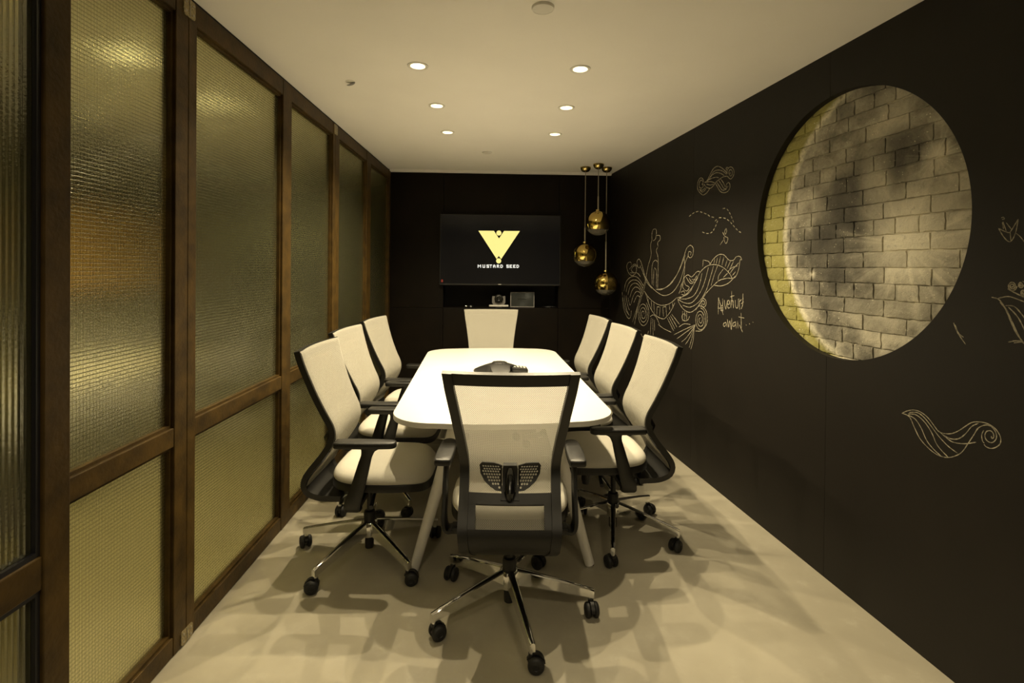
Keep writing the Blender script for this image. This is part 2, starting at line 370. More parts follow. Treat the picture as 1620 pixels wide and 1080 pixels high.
# least-squares circle
import numpy as np
A_ = np.array([[2*rs_of(p), 2*p.z, 1] for p in rim]); b_ = np.array([rs_of(p)**2 + p.z**2 for p in rim])
cs, cz, k_ = np.linalg.lstsq(A_, b_, rcond=None)[0]; cs = float(cs); cz = float(cz); CR = float(sqrt(k_ + cs*cs + cz*cz))
print('CIRCLE', cs, cz, CR)
def right_T(off=0.0): return frame_T(Vector((RX0, 0, 0)) + RNRM*off, RDIR, UP, -RNRM)   # local z goes into the wall
def mural_mat():
    # a pale moon painted over brickwork, in metres along the wall / up, scaled by the opening's radius
    m = mat('moon_mural_paint', (0.2, 0.19, 0.13), 0.8); g = NG(m); b = g.N['Principled BSDF']
    pos = g.new('ShaderNodeNewGeometry').outputs['Position']
    def dot(vec, off):
        n = g.new('ShaderNodeVectorMath', operation='DOT_PRODUCT'); g.L.new(pos, n.inputs[0]); n.inputs[1].default_value = vec
        return g.m('SUBTRACT', n.outputs['Value'], off)
    base = Vector((RX0, 0, 0)).dot(RDIR)
    u = g.m('DIVIDE', dot(tuple(-RDIR), -(base + cs)), CR)         # + towards the camera (right in the picture)
    v = g.m('DIVIDE', dot((0, 0, 1), cz), CR)
    def uv(px, py):
        p = on_right(px, py, -PANEL_T); return (-(rs_of(p) - cs)/CR, (p.z - cz)/CR)
    cmb = g.new('ShaderNodeCombineXYZ'); g.L.new(u, cmb.inputs[0]); g.L.new(v, cmb.inputs[1]); P = cmb.outputs[0]
    wob = g.noise(P, 2.2, 5, 0.6); wob2 = g.noise(P, 5.0, 5, 0.6); fine = g.noise(P, 22, 5, 0.7); smoky = g.noise(P, 3.2, 7, 0.62)
    def dist(c, sx=1.0, sy=1.0, wobble=0.25):
        a = g.m('DIVIDE', g.m('SUBTRACT', u, c[0]), sx); d = g.m('DIVIDE', g.m('SUBTRACT', v, c[1]), sy)
        r = g.m('SQRT', g.m('ADD', g.m('MULTIPLY', a, a), g.m('MULTIPLY', d, d)))
        return g.m('ADD', r, g.m('MULTIPLY', g.m('SUBTRACT', wob2, 0.5), wobble*2)) if wobble else r
    c = g.mix(g.mr(smoky, 0.33, 0.68), (0.13, 0.12, 0.09, 1), (0.50, 0.465, 0.36, 1))
    # darker seas
    for (px, py, sx, sy, k) in ((1428, 245, 0.30, 0.20, 0.85), (1345, 275, 0.20, 0.16, 0.7), (1345, 340, 0.44, 0.32, 0.85), (1310, 400, 0.36, 0.27, 0.75), (1330, 460, 0.40, 0.22, 0.55), (1500, 470, 0.18, 0.2, 0.4), (1400, 395, 0.3, 0.06, 0.3), (1370, 165, 0.3, 0.12, 0.35)):
        c = g.mix(g.mr(dist(uv(px, py), sx, sy, 0.5), 1.25, 0.45, 0, k), c, (0.055, 0.050, 0.040, 1))
    # pale clouds
    for (px, py, sx, sy, k) in ((1385, 300, 0.16, 0.42, 0.5), (1440, 350, 0.3, 0.35, 0.55), (1300, 270, 0.35, 0.12, 0.35), (1400, 490, 0.5, 0.14, 0.4), (1420, 150, 0.3, 0.12, 0.4), (1500, 320, 0.3, 0.3, 0.3), (1390, 205, 0.3, 0.1, 0.3)):
        c = g.mix(g.mr(dist(uv(px, py), sx, sy, 0.6), 1.3, 0.2, 0, k), c, (0.62, 0.58, 0.45, 1))
    # bright craters with rays
    def crater(px, py, core, reach, k):
        nonlocal c
        cc = uv(px, py); a = g.m('ARCTAN2', g.m('SUBTRACT', v, cc[1]), g.m('SUBTRACT', u, cc[0])); r = dist(cc, 1, 1, 0)
        av = g.new('ShaderNodeCombineXYZ'); g.L.new(g.m('MULTIPLY', g.m('COSINE', a), 2.6), av.inputs[0]); g.L.new(g.m('MULTIPLY', g.m('SINE', a), 2.6), av.inputs[1])
        rays = g.m('MULTIPLY', g.mr(g.noise(av.outputs[0], 1.7, 3, 0.6), 0.42, 0.72), g.mr(smoky, 0.30, 0.62, 0.25, 1.0))
        fall = g.mr(r, reach, 0.0, 0, 1)
        c = g.mix(g.m('MULTIPLY', g.m('MULTIPLY', rays, fall), k), c, (0.82, 0.77, 0.61, 1))
        c = g.mix(g.m('MULTIPLY', g.mr(r, core, 0.0), k), c, (0.90, 0.85, 0.68, 1))
    crater(1432, 388, 0.42, 0.80, 0.85); crater(1481, 247, 0.14, 0.30, 0.6); crater(1284, 434, 0.05, 0.10, 0.7)
    # chalk rim of the moon and the olive ground outside it
    rc_ = uv(1400, 352); e0 = uv(1243, 345)
    rr = hypot(e0[0]-rc_[0], e0[1]-rc_[1])
    d = g.m('SUBTRACT', g.m('ADD', dist(rc_, 1, 1.02, 0), g.m('MULTIPLY', g.m('SUBTRACT', wob, 0.5), 0.05)), rr)
    left = g.mr(u, rc_[0] + 0.25, rc_[0] - 0.25)
    line = g.m('MULTIPLY', g.m('MULTIPLY', g.mr(g.m('ABSOLUTE', d), 0.05, 0.0), left), g.mr(fine, 0.35, 0.6, 0.25, 1))
    c = g.mix(g.m('MULTIPLY', g.mr(d, -0.02, 0.05), 0.9), c, g.mix(fine, (0.26, 0.24, 0.05, 1), (0.42, 0.385, 0.11, 1)))
    c = g.mix(g.m('MULTIPLY', line, 0.8), c, (0.85, 0.80, 0.60, 1))
    # paint grain and white spatter
    c = g.mix(g.mr(fine, 0.55, 0.8, 0, 0.55), c, (0.09, 0.083, 0.06, 1))
    for sc, th in ((24, 0.17), (46, 0.26)):
        vo = g.new('ShaderNodeTexVoronoi'); vo.inputs['Scale'].default_value = sc; g.L.new(P, vo.inputs['Vector'])
        keep = g.mr(vo.outputs['Color'], 0.57, 0.60)
        sp = g.m('MULTIPLY', g.m('MULTIPLY', g.mr(vo.outputs['Distance'], th, th*0.5), keep), g.mr(wob2, 0.42, 0.62))
        c = g.mix(sp, c, (0.68, 0.64, 0.50, 1))
    oi = g.new('ShaderNodeObjectInfo').outputs['Random']
    tone = g.new('ShaderNodeCombineColor'); tv_ = g.m('ADD', 0.85, g.m('MULTIPLY', oi, 0.30))
    for q in range(3): g.L.new(tv_, tone.inputs[q])
    c = g.mix(1.0, c, tone.outputs[0], 'MULTIPLY')
    g.L.new(c, b.inputs['Base Color'])
    bp = g.new('ShaderNodeBump'); bp.inputs['Strength'].default_value = 0.9; bp.inputs['Distance'].default_value = 0.010
    g.L.new(g.noise(pos, 26, 8, 0.72), bp.inputs['Height']); g.L.new(bp.outputs[0], b.inputs['Normal'])
    return m
M['mural'] = mural_mat()

wr = struct(build(MB().box(-1.75, 5.85, -0.1, CEIL+0.1, PANEL_T+0.010, PANEL_T+0.12, T=right_T()), 'wall_right', 'mural', smooth=0), 'black chalkboard wall with a round opening')
seamA = rs_of(on_right(1314, 100)); seamB = rs_of(on_right(1098, 230)); pw = seamB - seamA
edges_s = [-1.75, seamA - pw, seamA, seamB, seamB + pw, 5.80]
NARC = 72
for a, b in zip(edges_s, edges_s[1:]):
    g_ = 0.0009; a2, b2 = a + g_, b - g_
    if a < cs < b or a < cs - CR < b or a < cs + CR < b:
        if cs - CR > a and cs + CR < b:
            mb = MB().plate([(a2, 0), (b2, 0), (b2, CEIL), (a2, CEIL)], [circ(cs, cz, CR, NARC*2)], 0, PANEL_T, T=right_T())
        elif b < cs + CR:         # circle cuts the far edge b
            h = sqrt(CR**2 - (b2-cs)**2); t0 = atan2(h, b2-cs); n = NARC
            arc = [(cs + CR*cos(t0 + (2*pi-2*t0)*k/n), cz + CR*sin(t0 + (2*pi-2*t0)*k/n)) for k in range(n+1)]
            mb = MB().plate([(a2, 0), (b2, 0)] + [(b2, cz-h)] + arc[::-1][1:-1] + [(b2, cz+h), (b2, CEIL), (a2, CEIL)], [], 0, PANEL_T, T=right_T())
        else:                     # circle cuts the near edge a
            h = sqrt(CR**2 - (a2-cs)**2); t0 = atan2(h, a2-cs); n = NARC
            arc = [(cs + CR*cos(t0 - 2*t0*k/n), cz + CR*sin(t0 - 2*t0*k/n)) for k in range(n+1)]
            mb = MB().plate([(a2, 0), (b2, 0), (b2, CEIL), (a2, CEIL), (a2, cz+h)] + arc[1:-1] + [(a2, cz-h)], [], 0, PANEL_T, T=right_T())
    else:
        mb = MB().plate([(a2, 0), (b2, 0), (b2, CEIL), (a2, CEIL)], [], 0, PANEL_T, T=right_T())
    build(mb, 'panel', 'dark_wall', wr, smooth=20)
# slender shadow strips behind the panel joints
for s_ in edges_s[1:-1]:
    if abs(s_ - cs) > CR: build(MB().box(s_-0.006, s_+0.006, 0.001, CEIL-0.001, PANEL_T+0.001, PANEL_T+0.018, T=right_T()), 'joint_strip', 'groove', wr, smooth=0)
    else:
        h = sqrt(CR**2-(s_-cs)**2)
        for z0, z1 in ((0.001, cz-h-0.01), (cz+h+0.01, CEIL-0.001)): build(MB().box(s_-0.006, s_+0.006, z0, z1, PANEL_T+0.001, PANEL_T+0.018, T=right_T()), 'joint_strip', 'groove', wr, smooth=0)
# bricks seen in the opening
BP_H = 0.0690; BL = 0.216
zref = on_right(1260, 402.6, -PANEL_T).z; sref = rs_of(on_right(1308, 430, -PANEL_T))
rng = random.Random(3)
def brick_mesh(w, h, seed):
    r = random.Random(seed); nx, nz = 8, 4; v = []; f = []; t = 0.012
    for i in range(nx+1):
        for j in range(nz+1):
            x = -w/2 + w*i/nx; z = -h/2 + h*j/nz; e = (i in (0, nx)) or (j in (0, nz))
            d = (0.0030 if e else 0.0) + r.uniform(-0.0022, 0.0022)
            if e: x += r.uniform(-0.0018, 0.0018); z += r.uniform(-0.0018, 0.0018)
            v.append((x, z, d))
    for i in range(nx):
        for j in range(nz): a = i*(nz+1)+j; f.append((a, a+1, a+nz+2, a+nz+1))
    bd = [i*(nz+1) for i in range(nx+1)] + [nx*(nz+1)+j for j in range(1, nz+1)] + [i*(nz+1)+nz for i in range(nx-1, -1, -1)] + [j for j in range(nz-1, 0, -1)]
    k = len(v)
    for q in bd: v.append((v[q][0], v[q][1], t))
    n = len(bd)
    for q in range(n): l = (q+1) % n; f.append((bd[q], bd[l], k+l, k+q))
    f.append(tuple(range(k, k+n)))
    me = mk_mesh('brick', v, f, None, 50); me.materials.append(M['mural']); return me
bank = {True: [brick_mesh(BL-0.007, BP_H-0.006, 40+i) for i in range(6)], False: [brick_mesh(BL/2-0.007, BP_H-0.006, 60+i) for i in range(4)]}
row = -14
while True:
    zc = zref + BP_H*(row+0.5)
    if zc > cz + CR + BP_H: break
    if abs(zc - cz) < CR + BP_H*0.45:
        hw = sqrt(max(0.0, CR**2 - max(0, abs(zc-cz)-BP_H/2)**2)) + 0.02
        hdr = (row % 4 == 1)
        step = BL/2 if hdr else BL
        off = sref + (BL/2 if row % 2 else 0) + rng.uniform(-0.012, 0.012)
        k = math.floor((cs - hw - off)/step) 
        while off + k*step < cs + hw + step:
            sc_ = off + k*step
            if abs(sc_ - cs) < hw + step*0.48:
                o = link('brick', rng.choice(bank[not hdr]), None, wr)
                T = right_T(-PANEL_T - 0.001 + rng.uniform(-0.002, 0.0)) @ Matrix.Translation((sc_, zc + rng.uniform(-0.0015, 0.0015), 0)) @ Matrix.Rotation(rng.uniform(-0.006, 0.006), 4, 'Z') @ Matrix.Diagonal((rng.choice((1, -1)), rng.choice((1, -1)), 1, 1))
                o.matrix_world = T
            k += 1
    row += 1

# ---- left partition: glazed folding leaves in bronze frames
def left_T(off=0.0): return frame_T(Vector((LX0, 0, 0)) + LNRM*off, LDIR, LNRM, UP)     # local x along the wall, y into the room, z up
def yl(px, py=424): return on_left(px, py).y
TOPZ = CEIL - 0.016
def leaf(name, s0_, s1_, stiles, label, T, glass='glass', hinges=(), gasket=False, rec=0.028):
    root = struct(thing(name, label, 'door')); D = 0.055
    st = sorted(stiles); zb, zm0, zm1, zt = 0.075, 0.782, 0.852, TOPZ - 0.085
    for a, b in st: build(MB().box(a, b, -D, 0, 0.004, TOPZ, bev=0.003, T=T), 'stile', 'frame', root, smooth=0)
    for (a, b), (c, d) in zip(st, st[1:]):
        build(MB().box(b, c, -D, -0.002, 0.004, zb, bev=0.003, T=T), 'bottom_rail', 'frame', root, smooth=0)
        build(MB().box(b, c, -D, -0.002, zm0, zm1, bev=0.003, T=T), 'middle_rail', 'frame', root, smooth=0)
        build(MB().box(b, c, -D, -0.002, zt, TOPZ, bev=0.003, T=T), 'top_rail', 'frame', root, smooth=0)
        for z0, z1 in ((zb, zm0), (zm1, zt)):
            me = MB().box(-(c-b)/2, (c-b)/2, -0.003, 0.003, -(z1-z0)/2, (z1-z0)/2).mesh('pane', 0)
            o = link('pane', me, glass, root); o.matrix_world = T @ Matrix.Translation(((b+c)/2, -rec-0.004, (z0+z1)/2))
            w = 0.010; mb = MB()                                  # glazing bead
            for q in ((b, b+w, z0, z1), (c-w, c, z0, z1), (b+w, c-w, z0, z0+w), (b+w, c-w, z1-w, z1)): mb.box(q[0], q[1], -rec, -rec*0.45, q[2], q[3], T=T)
            build(mb, 'glazing_bead', 'gasket' if gasket else 'frame', root, smooth=0)
    for s_, z0, z1 in hinges:
        h = build(MB().prism(rrect(s_-0.036, s_+0.036, z0, z1, 0.012), 0, 0.004, T=T @ Matrix.Rotation(pi/2, 4, 'X') @ Matrix.Diagonal((1, 1, -1, 1))), 'hinge', 'hinge', root, smooth=0)
        mb = MB()
        for dx in (-0.022, 0.022):
            for f_ in (0.25, 0.75): mb.lathe([(0.005, 0), (0.005, 0.0015), (0.0, 0.002)], 10, T=T @ Matrix.Translation((s_+dx, 0.004, z0+(z1-z0)*f_)) @ Matrix.Rotation(-pi/2, 4, 'X'))
        mb.box(s_-0.0015, s_+0.0015, 0.003, 0.006, z0+0.004, z1-0.004, T=T)
        build(mb, 'screw', 'steel', h)
    return root
T0 = left_T(0)
yB, yD = yl(299, 20), yl(531, 210); yE = yl(618, 300)
mB = (yl(277, 500), yB-0.001); mB2 = (yB+0.001, yl(310, 500)); mC = (yl(447), yl(460.5)); mD = (yl(526), yD-0.001); mD2 = (yD+0.001, yl(536)); mE = (yl(579.5), yl(586)); mF = (yE-0.075, yE-0.002)
s_first = 0.25
leaf('door_1', s_first, yB, [(s_first, s_first+0.07), (1.06, 1.15), mB], 'glazed leaf of the partition behind the nearest bronze post', T0, hinges=[(yB, TOPZ-0.075, TOPZ-0.005), (yB, 0.008, 0.062)])
leaf('door_2', yB, yD, [mB2, mC, mD], 'two-bay glazed leaf in the middle of the partition', T0, hinges=[(yD, TOPZ-0.075, TOPZ-0.005)])
leaf('door_3', yD, yE, [mD2, mE, mF], 'two-bay glazed leaf of the partition beside the back wall', T0)
# head track above the leaves
struct(build(MB().box(s_first, yE, -0.06, -0.012, TOPZ+0.001, CEIL+0.02, T=T0), 'trim_2', 'groove', smooth=0), 'dark head track above the glazed leaves')
struct(build(MB().box(s_first, yE, -0.05, -0.01, 0.0, 0.0035, T=T0), 'trim_3', 'groove', smooth=0), 'floor track under the glazed leaves')
# the leaf standing open in front of the partition, nearest the camera
NX = -0.958
TN = frame_T(Vector((NX, 0, 0)), Vector((0, 1, 0)), Vector((1, 0, 0)), UP)
yN1 = -NX*F/(810-112.5)
leaf('door_4', 0.2, yN1, [(0.20, 0.27), (yN1-0.065, yN1)], 'open leaf with reeded wired glass at the left edge', TN, 'glass_reeded', gasket=True, rec=0.016)

# ================================================================== CEILING FIXTURES
def downlight(p, label):
    t = thing('downlight', label, 'light', (p.x, p.y, CEIL), 0, 'recessed downlights in the ceiling')
    build(MB().lathe([(HOLE-0.002, 0.0), (HOLE-0.002, -0.003), (HOLE+0.004, -0.006), (HOLE+0.013, -0.004), (HOLE+0.014, 0.0), (HOLE-0.002, 0.0)], 32, cap=False), 'trim_ring', 'white_metal', t)
    build(MB().lathe([(HOLE-0.003, 0.0), (HOLE-0.004, 0.006), (0.027, 0.034), (0.027, 0.036), (HOLE-0.003, 0.008), (HOLE-0.003, 0.0)], 32, cap=False), 'reflector', 'reflector', t)
    build(MB().lathe([(0.0, 0.018), (0.017, 0.020), (0.025, 0.027), (0.026, 0.034), (0.0, 0.036)], 24), 'lamp', 'lamp', t)
    ld = bpy.data.lights.new('downlight_beam', 'SPOT'); ld.energy = LAMP_W; ld.color = LAMP_COL; ld.spot_size = R(136); ld.spot_blend = 0.80; ld.shadow_soft_size = 0.016
    lo = bpy.data.objects.new('downlight_beam', ld); col.objects.link(lo); lo.location = (p.x, p.y, CEIL - 0.002); 
for p, lb in zip(DL, ('lit recessed downlight nearest the camera on the side of the glazed partition', 'lit recessed downlight nearest the camera on the side of the chalkboard wall',
                      'middle lit recessed downlight in the row by the glazed partition', 'middle lit recessed downlight in the row by the chalkboard wall',
                      'lit recessed downlight farthest back in the row by the glazed partition', 'lit recessed downlight farthest back, towards the gold pendants')):
    downlight(p, lb)
def disc(p, r, name, label, cat):
    t = thing(name, label, cat, (p.x, p.y, CEIL))
    build(MB().lathe([(r, 0), (r, -0.006), (r*0.94, -0.010), (r*0.93, -0.010)], 40, cap=False), 'rim', 'white_metal', t)
    build(MB().lathe([(r*0.93, 0.0), (r*0.93, -0.009), (r*0.6, -0.0105), (0, -0.011)], 40), 'cover', 'white', t)
disc(on_ceil(859, 11), 0.045, 'ceiling_sensor', 'round white cover on the ceiling at the top edge of the picture', 'sensor')
disc(on_ceil(770.5, 240.5), 0.043, 'ceiling_speaker', 'small round white cover on the ceiling near the television wall', 'speaker')
p = on_ceil(554, 129)
t = thing('sprinkler_cap', 'small white flap cap on the ceiling by the glazed partition', 'sprinkler', (p.x, p.y, CEIL))
build(MB().lathe([(0.026, 0), (0.026, -0.002), (0.0, -0.002)], 24), 'escutcheon', 'white', t)
mb = MB(); mb.prism([(0.024*cos(a), 0.024*sin(a)) for a in [R(k*15) for k in range(13)]], 0, 0.002, T=Matrix.Translation((0.004, 0.0, -0.012)) @ Matrix.Rotation(R(-20), 4, 'Y')); build(mb, 'flap', 'grey', t, smooth=0)

# fill lamps added behind the camera to lift the shadows, plus corridor lamps
def fill_or_corridor_lamp(x, y, z, label, watts, group):
    t = thing('fill_or_corridor_lamp', label, 'light', (x, y, z), 0, group)
    build(MB().lathe([(0.055, 0.0), (0.055, -0.012), (0.046, -0.016), (0.042, -0.010)], 28, cap=False), 'trim_ring', 'white_metal', t)
    build(MB().lathe([(0.044, 0.0), (0.043, -0.011), (0.02, -0.013), (0.0, -0.013)], 28), 'lamp', 'lamp', t)
    ld = bpy.data.lights.new('lamp_beam', 'SPOT'); ld.energy = watts; ld.color = LAMP_COL; ld.spot_size = R(140); ld.spot_blend = 0.8; ld.shadow_soft_size = 0.03
    lo = bpy.data.objects.new('lamp_beam', ld); col.objects.link(lo); lo.location = (x, y, z - 0.05)
for x, y, w in ((-0.35, 0.0, 'left'), (0.85, 0.0, 'right'), (-0.35, -1.0, 'rear left'), (0.85, -1.0, 'rear right')):
    fill_or_corridor_lamp(x, y, CEIL, 'added round fill lamp overhead behind the view, ' + w, LAMP_W*0.30, 'added fill lamps behind the camera')
for y, w in ((1.2, 'first'), (2.0, 'second'), (2.8, 'third'), (3.6, 'fourth')):
    fill_or_corridor_lamp(-2.1, y, 2.6, w + ' corridor lamp from the camera, blurred behind the wired glass', 85.0, 'corridor lamps behind the wired glass')
t = thing('corridor_counter', 'long pale counter blurred behind the wired glass', 'counter', (-2.95, 3.1, 0))
build(MB().box(-0.30, 0.30, -1.3, 1.3, 0.70, 0.74, bev=0.004), 'worktop', 'white', t, smooth=0)
for yy in (-1.0, 0.0, 1.0): build(MB().box(-0.26, 0.24, yy-0.28, yy+0.28, 0.0, 0.70, bev=0.003), 'cabinet', 'corridor', t, smooth=0)
t = thing('corridor_board', 'tan wooden board on the corridor wall, blurred behind the wired glass', 'board', (-3.298, 4.1, 1.25))
build(MB().box(0.0, 0.03, -0.75, 0.75, 0.0, 0.65, bev=0.004), 'face', 'tan', t, smooth=0)
build(MB().box(0.0, 0.04, -0.79, -0.75, -0.03, 0.68).box(0.0, 0.04, 0.75, 0.79, -0.03, 0.68).box(0.0, 0.04, -0.75, 0.75, -0.03, 0.0).box(0.0, 0.04, -0.75, 0.75, 0.65, 0.68), 'edge', 'frame', t, smooth=0)

# ---- three gold globe pendants
def pendant(px, pz, py_ball, label, stem):
    c = on_ceil(px, pz); x, y = c.x, c.y
    r = ray(px, py_ball); zb = EYE + r.z*(y/r.y)
    t = thing('pendant_lamp', label, 'pendant lamp', (x, y, CEIL), rz=R(-20), group='gold globe pendants in the back corner')
    rb = 0.122; zc = zb - CEIL
    build(MB().lathe([(0.054, 0.0), (0.053, -0.012), (0.046, -0.030), (0.032, -0.044), (0.012, -0.050), (0.0, -0.050)], 28), 'canopy', 'brass', t)
    build(MB().lathe([(0.0042, -0.048), (0.0042, zc + rb - 0.004)], 10), 'cord', 'cord', t)
    build(MB().lathe([(0.0068, zc + rb), (0.0068, zc + rb + stem), (0.004, zc + rb + stem + 0.004)], 12), 'stem', 'cord', t)
    build(MB().lathe([(0.0, zc+rb+0.012), (0.022, zc+rb+0.012), (0.026, zc+rb+0.006), (0.026, zc+rb-0.008), (0.0, zc+rb-0.008)], 20), 'collar', 'brass', t)
    cut = -0.52
    a = [(rb*cos(q), zc + rb*sin(q)) for q in [math.asin(cut) + (pi/2-0.16-math.asin(cut))*k/22 for k in range(23)]]
    build(MB().lathe(a, 40, cap=False), 'mirrored_globe', 'gold', t)
    b = [(rb*cos(q), zc + rb*sin(q)) for q in [-pi/2 + 1e-4 + (math.asin(cut)+pi/2)*k/9 for k in range(10)]]
    bi = [((rb-0.003)*cos(q), zc + (rb-0.003)*sin(q)) for q in [math.asin(cut) - (math.asin(cut)+pi/2-1e-4)*k/9 for k in range(10)]]
    build(MB().lathe(b + bi, 40, cap=False), 'clear_bottom', 'clear', t)
pendant(926.5, 264.5, 403, 'gold globe pendant nearest the television, hanging at middle height', 0.15)
pendant(947, 259.5, 353, 'gold globe pendant hanging highest of the three', 0.14)
pendant(960, 265, 448, 'gold globe pendant hanging lowest, next to the chalk ship', 0.30)

# ================================================================== TELEVISION AND NICHE THINGS
OFF = 0.055
c4 = [on_back(695.5, 338, OFF), on_back(887.5, 341, OFF), on_back(886, 452, OFF), on_back(696, 450.5, OFF)]
tc = sum(c4, Vector())/4; tw = ((c4[1]-c4[0]).length + (c4[2]-c4[3]).length)/2; th = ((c4[0]-c4[3]).length + (c4[1]-c4[2]).length)/2
tv = thing('television', 'wall-mounted television showing a yellow emblem on black', 'television', tc)
tv.rotation_euler = (0, 0, atan2(BDIR.y, BDIR.x))      # local x along the wall, y into the wall, z up
build(MB().box(-tw/2, tw/2, 0.0, 0.038, -th/2, th/2, bev=0.004), 'housing', 'gloss_black', tv, smooth=0)
build(MB().box(-0.2, 0.2, 0.037, OFF - 0.001, -0.15, 0.15), 'wall_mount', 'black', tv, smooth=0)
mb = MB(); w_ = 0.009
for q in ((-tw/2, -tw/2+w_, -th/2, th/2), (tw/2-w_, tw/2, -th/2, th/2), (-tw/2+w_, tw/2-w_, th/2-w_, th/2), (-tw/2+w_, tw/2-w_, -th/2, -th/2+w_*1.6)): mb.box(q[0], q[1], -0.006, 0.0, q[2], q[3], bev=0.001)
build(mb, 'bezel', 'black', tv, smooth=0)
sc = build(MB().box(-tw/2+w_, tw/2-w_, -0.002, 0.0, -th/2+w_*1.6, th/2-w_), 'screen', 'screen', tv, smooth=0)
def tvp(px, py):
    p = on_back(px, py, OFF) - tc; return (p.dot(BDIR), p.z)
TXZ = Matrix.Rotation(pi/2, 4, 'X')        # prism xy -> xz, extruding towards -y
def zpt(a, b): return tvp(740 + a/12.0, 350 + b/12.0)
V = [zpt(*q) for q in ((202, 178), (497, 180), (593, 325), (690, 182), (990, 184), (634, 716), (588, 655), (548, 716))]
build(MB().plate(V[::-1], [], 0.0025, 0.0033, T=TXZ), 'emblem', 'logo', sc, smooth=0)
for a, b in ((591, 222), (587, 750)):
    q = zpt(a, b); build(MB().prism(circ(q[0], q[1], 0.0272, 28), 0.0025, 0.0033, T=TXZ), 'emblem_dot', 'logo', sc, smooth=0)
GL = {'M': ['10001', '11011', '10101', '10001', '10001'], 'U': ['1001', '1001', '1001', '1001', '1111'], 'S': ['1111', '1000', '1111', '0001', '1111'], 'T': ['11111', '00100', '00100', '00100', '00100'],
      'A': ['0110', '1001', '1111', '1001', '1001'], 'R': ['1110', '1001', '1110', '1010', '1001'], 'D': ['1110', '1001', '1001', '1001', '1110'], 'E': ['1111', '1000', '1110', '1000', '1111']}
a0 = zpt(190, 820); a1 = zpt(978, 884); word = 'MUSTARD SEED'
slots = [190, 283, 358, 415, 480, 552, 620, 690, 735, 796, 862, 925]
for ch, sx in zip(word, slots):
    if ch == ' ': continue
    mb = MB()
    g_ = GL[ch]; wch = 62 if ch == 'M' else 46; n = len(g_[0])
    for r_ in range(5):
        for q in range(n):
            if g_[r_][q] == '1':
                xa, za = zpt(sx + wch*q/n, 820 + 60*r_/5 + sx*0.004); xb, zb = zpt(sx + wch*(q+1)/n, 820 + 60*(r_+1)/5 + sx*0.004)
                mb.box(xa-0.0004, xb+0.0004, -0.0033, -0.0025, zb-0.0004, za+0.0004)
    build(mb, 'letter', 'logo_text', sc, smooth=0)
q = tvp(699.5, 444); build(MB().box(q[0]-0.010, q[0]+0.010, -0.0075, -0.006, q[1]-0.014, q[1]+0.014), 'sticker', 'red_tag', tv, smooth=0)
q = tvp(790.5, 449.7); build(MB().box(q[0]-0.016, q[0]+0.016, -0.0075, -0.006, q[1]-0.003, q[1]+0.003, bev=0.001), 'maker_badge', 'white', tv, smooth=0)

def niche(px, depth):     # a spot on the niche shelf under photo column px
    r = ray(px, 470); n = Vector((-BS, 1, 0)); o = Vector((0, 0, EYE)); p = o + r*((BY0 + depth - n.dot(o))/n.dot(r)); return (p.x, p.y, zN)
RZB = atan2(BDIR.y, BDIR.x)
pxm = 5.62/F
# camera on a white bar
t = thing('conference_camera', 'small dark camera with a round lens on a white bar below the television', 'camera', niche(789, 0.05), RZB)
build(MB().box(-0.105, 0.105, -0.028, 0.028, 0.012, 0.030, bev=0.004), 'bar', 'white', t, smooth=0)
build(MB().box(-0.035, 0.035, -0.03, 0.03, 0.0, 0.012, bev=0.003), 'foot', 'black', t, smooth=0)
build(MB().sweep([(-0.053, 0, 0.125), (-0.056, 0, 0.10), (-0.056, 0, 0.055), (-0.048, 0, 0.040), (0.048, 0, 0.040), (0.056, 0, 0.055), (0.056, 0, 0.10), (0.053, 0, 0.125)], lambda i, t_: [(-0.016, -0.004), (0.016, -0.004), (0.016, 0.004), (-0.016, 0.004)], up=(0, 1, 0.01)), 'yoke', 'grey', t)
hd = build(MB().lathe([(0.0, -0.042), (0.034, -0.040), (0.046, -0.030), (0.047, 0.030), (0.036, 0.040), (0.0, 0.042)], 28, T=Matrix.Translation((0, 0, 0.098)) @ Matrix.Rotation(pi/2, 4, 'X')), 'head', 'black', t)
build(MB().lathe([(0.027, 0.039), (0.030, 0.046), (0.024, 0.046), (0.020, 0.042), (0.0, 0.040)], 24, T=Matrix.Translation((0, 0, 0.098)) @ Matrix.Rotation(pi/2, 4, 'X')), 'lens', 'gloss_black', hd)
# tablet
t = thing('touch_tablet', 'framed touch tablet standing on the niche shelf below the television', 'tablet', niche(826.5, 0.07), RZB)
T_ = Matrix.Translation((0, 0, 0.003)) @ Matrix.Rotation(R(-8), 4, 'X'); w2, h2 = 0.132, 0.168
build(MB().box(-w2, w2, 0.0, 0.012, 0.0, h2, bev=0.003, T=T_), 'case', 'grey', t, smooth=0)
build(MB().box(-w2+0.009, w2-0.009, -0.002, 0.0, 0.011, h2-0.010, T=T_), 'screen', 'tablet_screen', t, smooth=0)
mb = MB()
for q in ((-w2, -w2+0.008, 0.0, h2), (w2-0.008, w2, 0.0, h2), (-w2+0.008, w2-0.008, 0.0, 0.010), (-w2+0.008, w2-0.008, h2-0.009, h2)): mb.box(q[0], q[1], -0.0035, 0.0, q[2], q[3], T=T_)
build(mb, 'bezel', 'grey', t, smooth=0)
build(MB().box(-0.05, 0.05, 0.012, 0.075, 0.0, 0.006).box(-0.05, 0.05, 0.012, 0.017, 0.0, 0.10, T=Matrix.Translation((0, 0.045, 0.0)) @ Matrix.Rotation(R(28), 4, 'X')), 'stand', 'black', t, smooth=0)
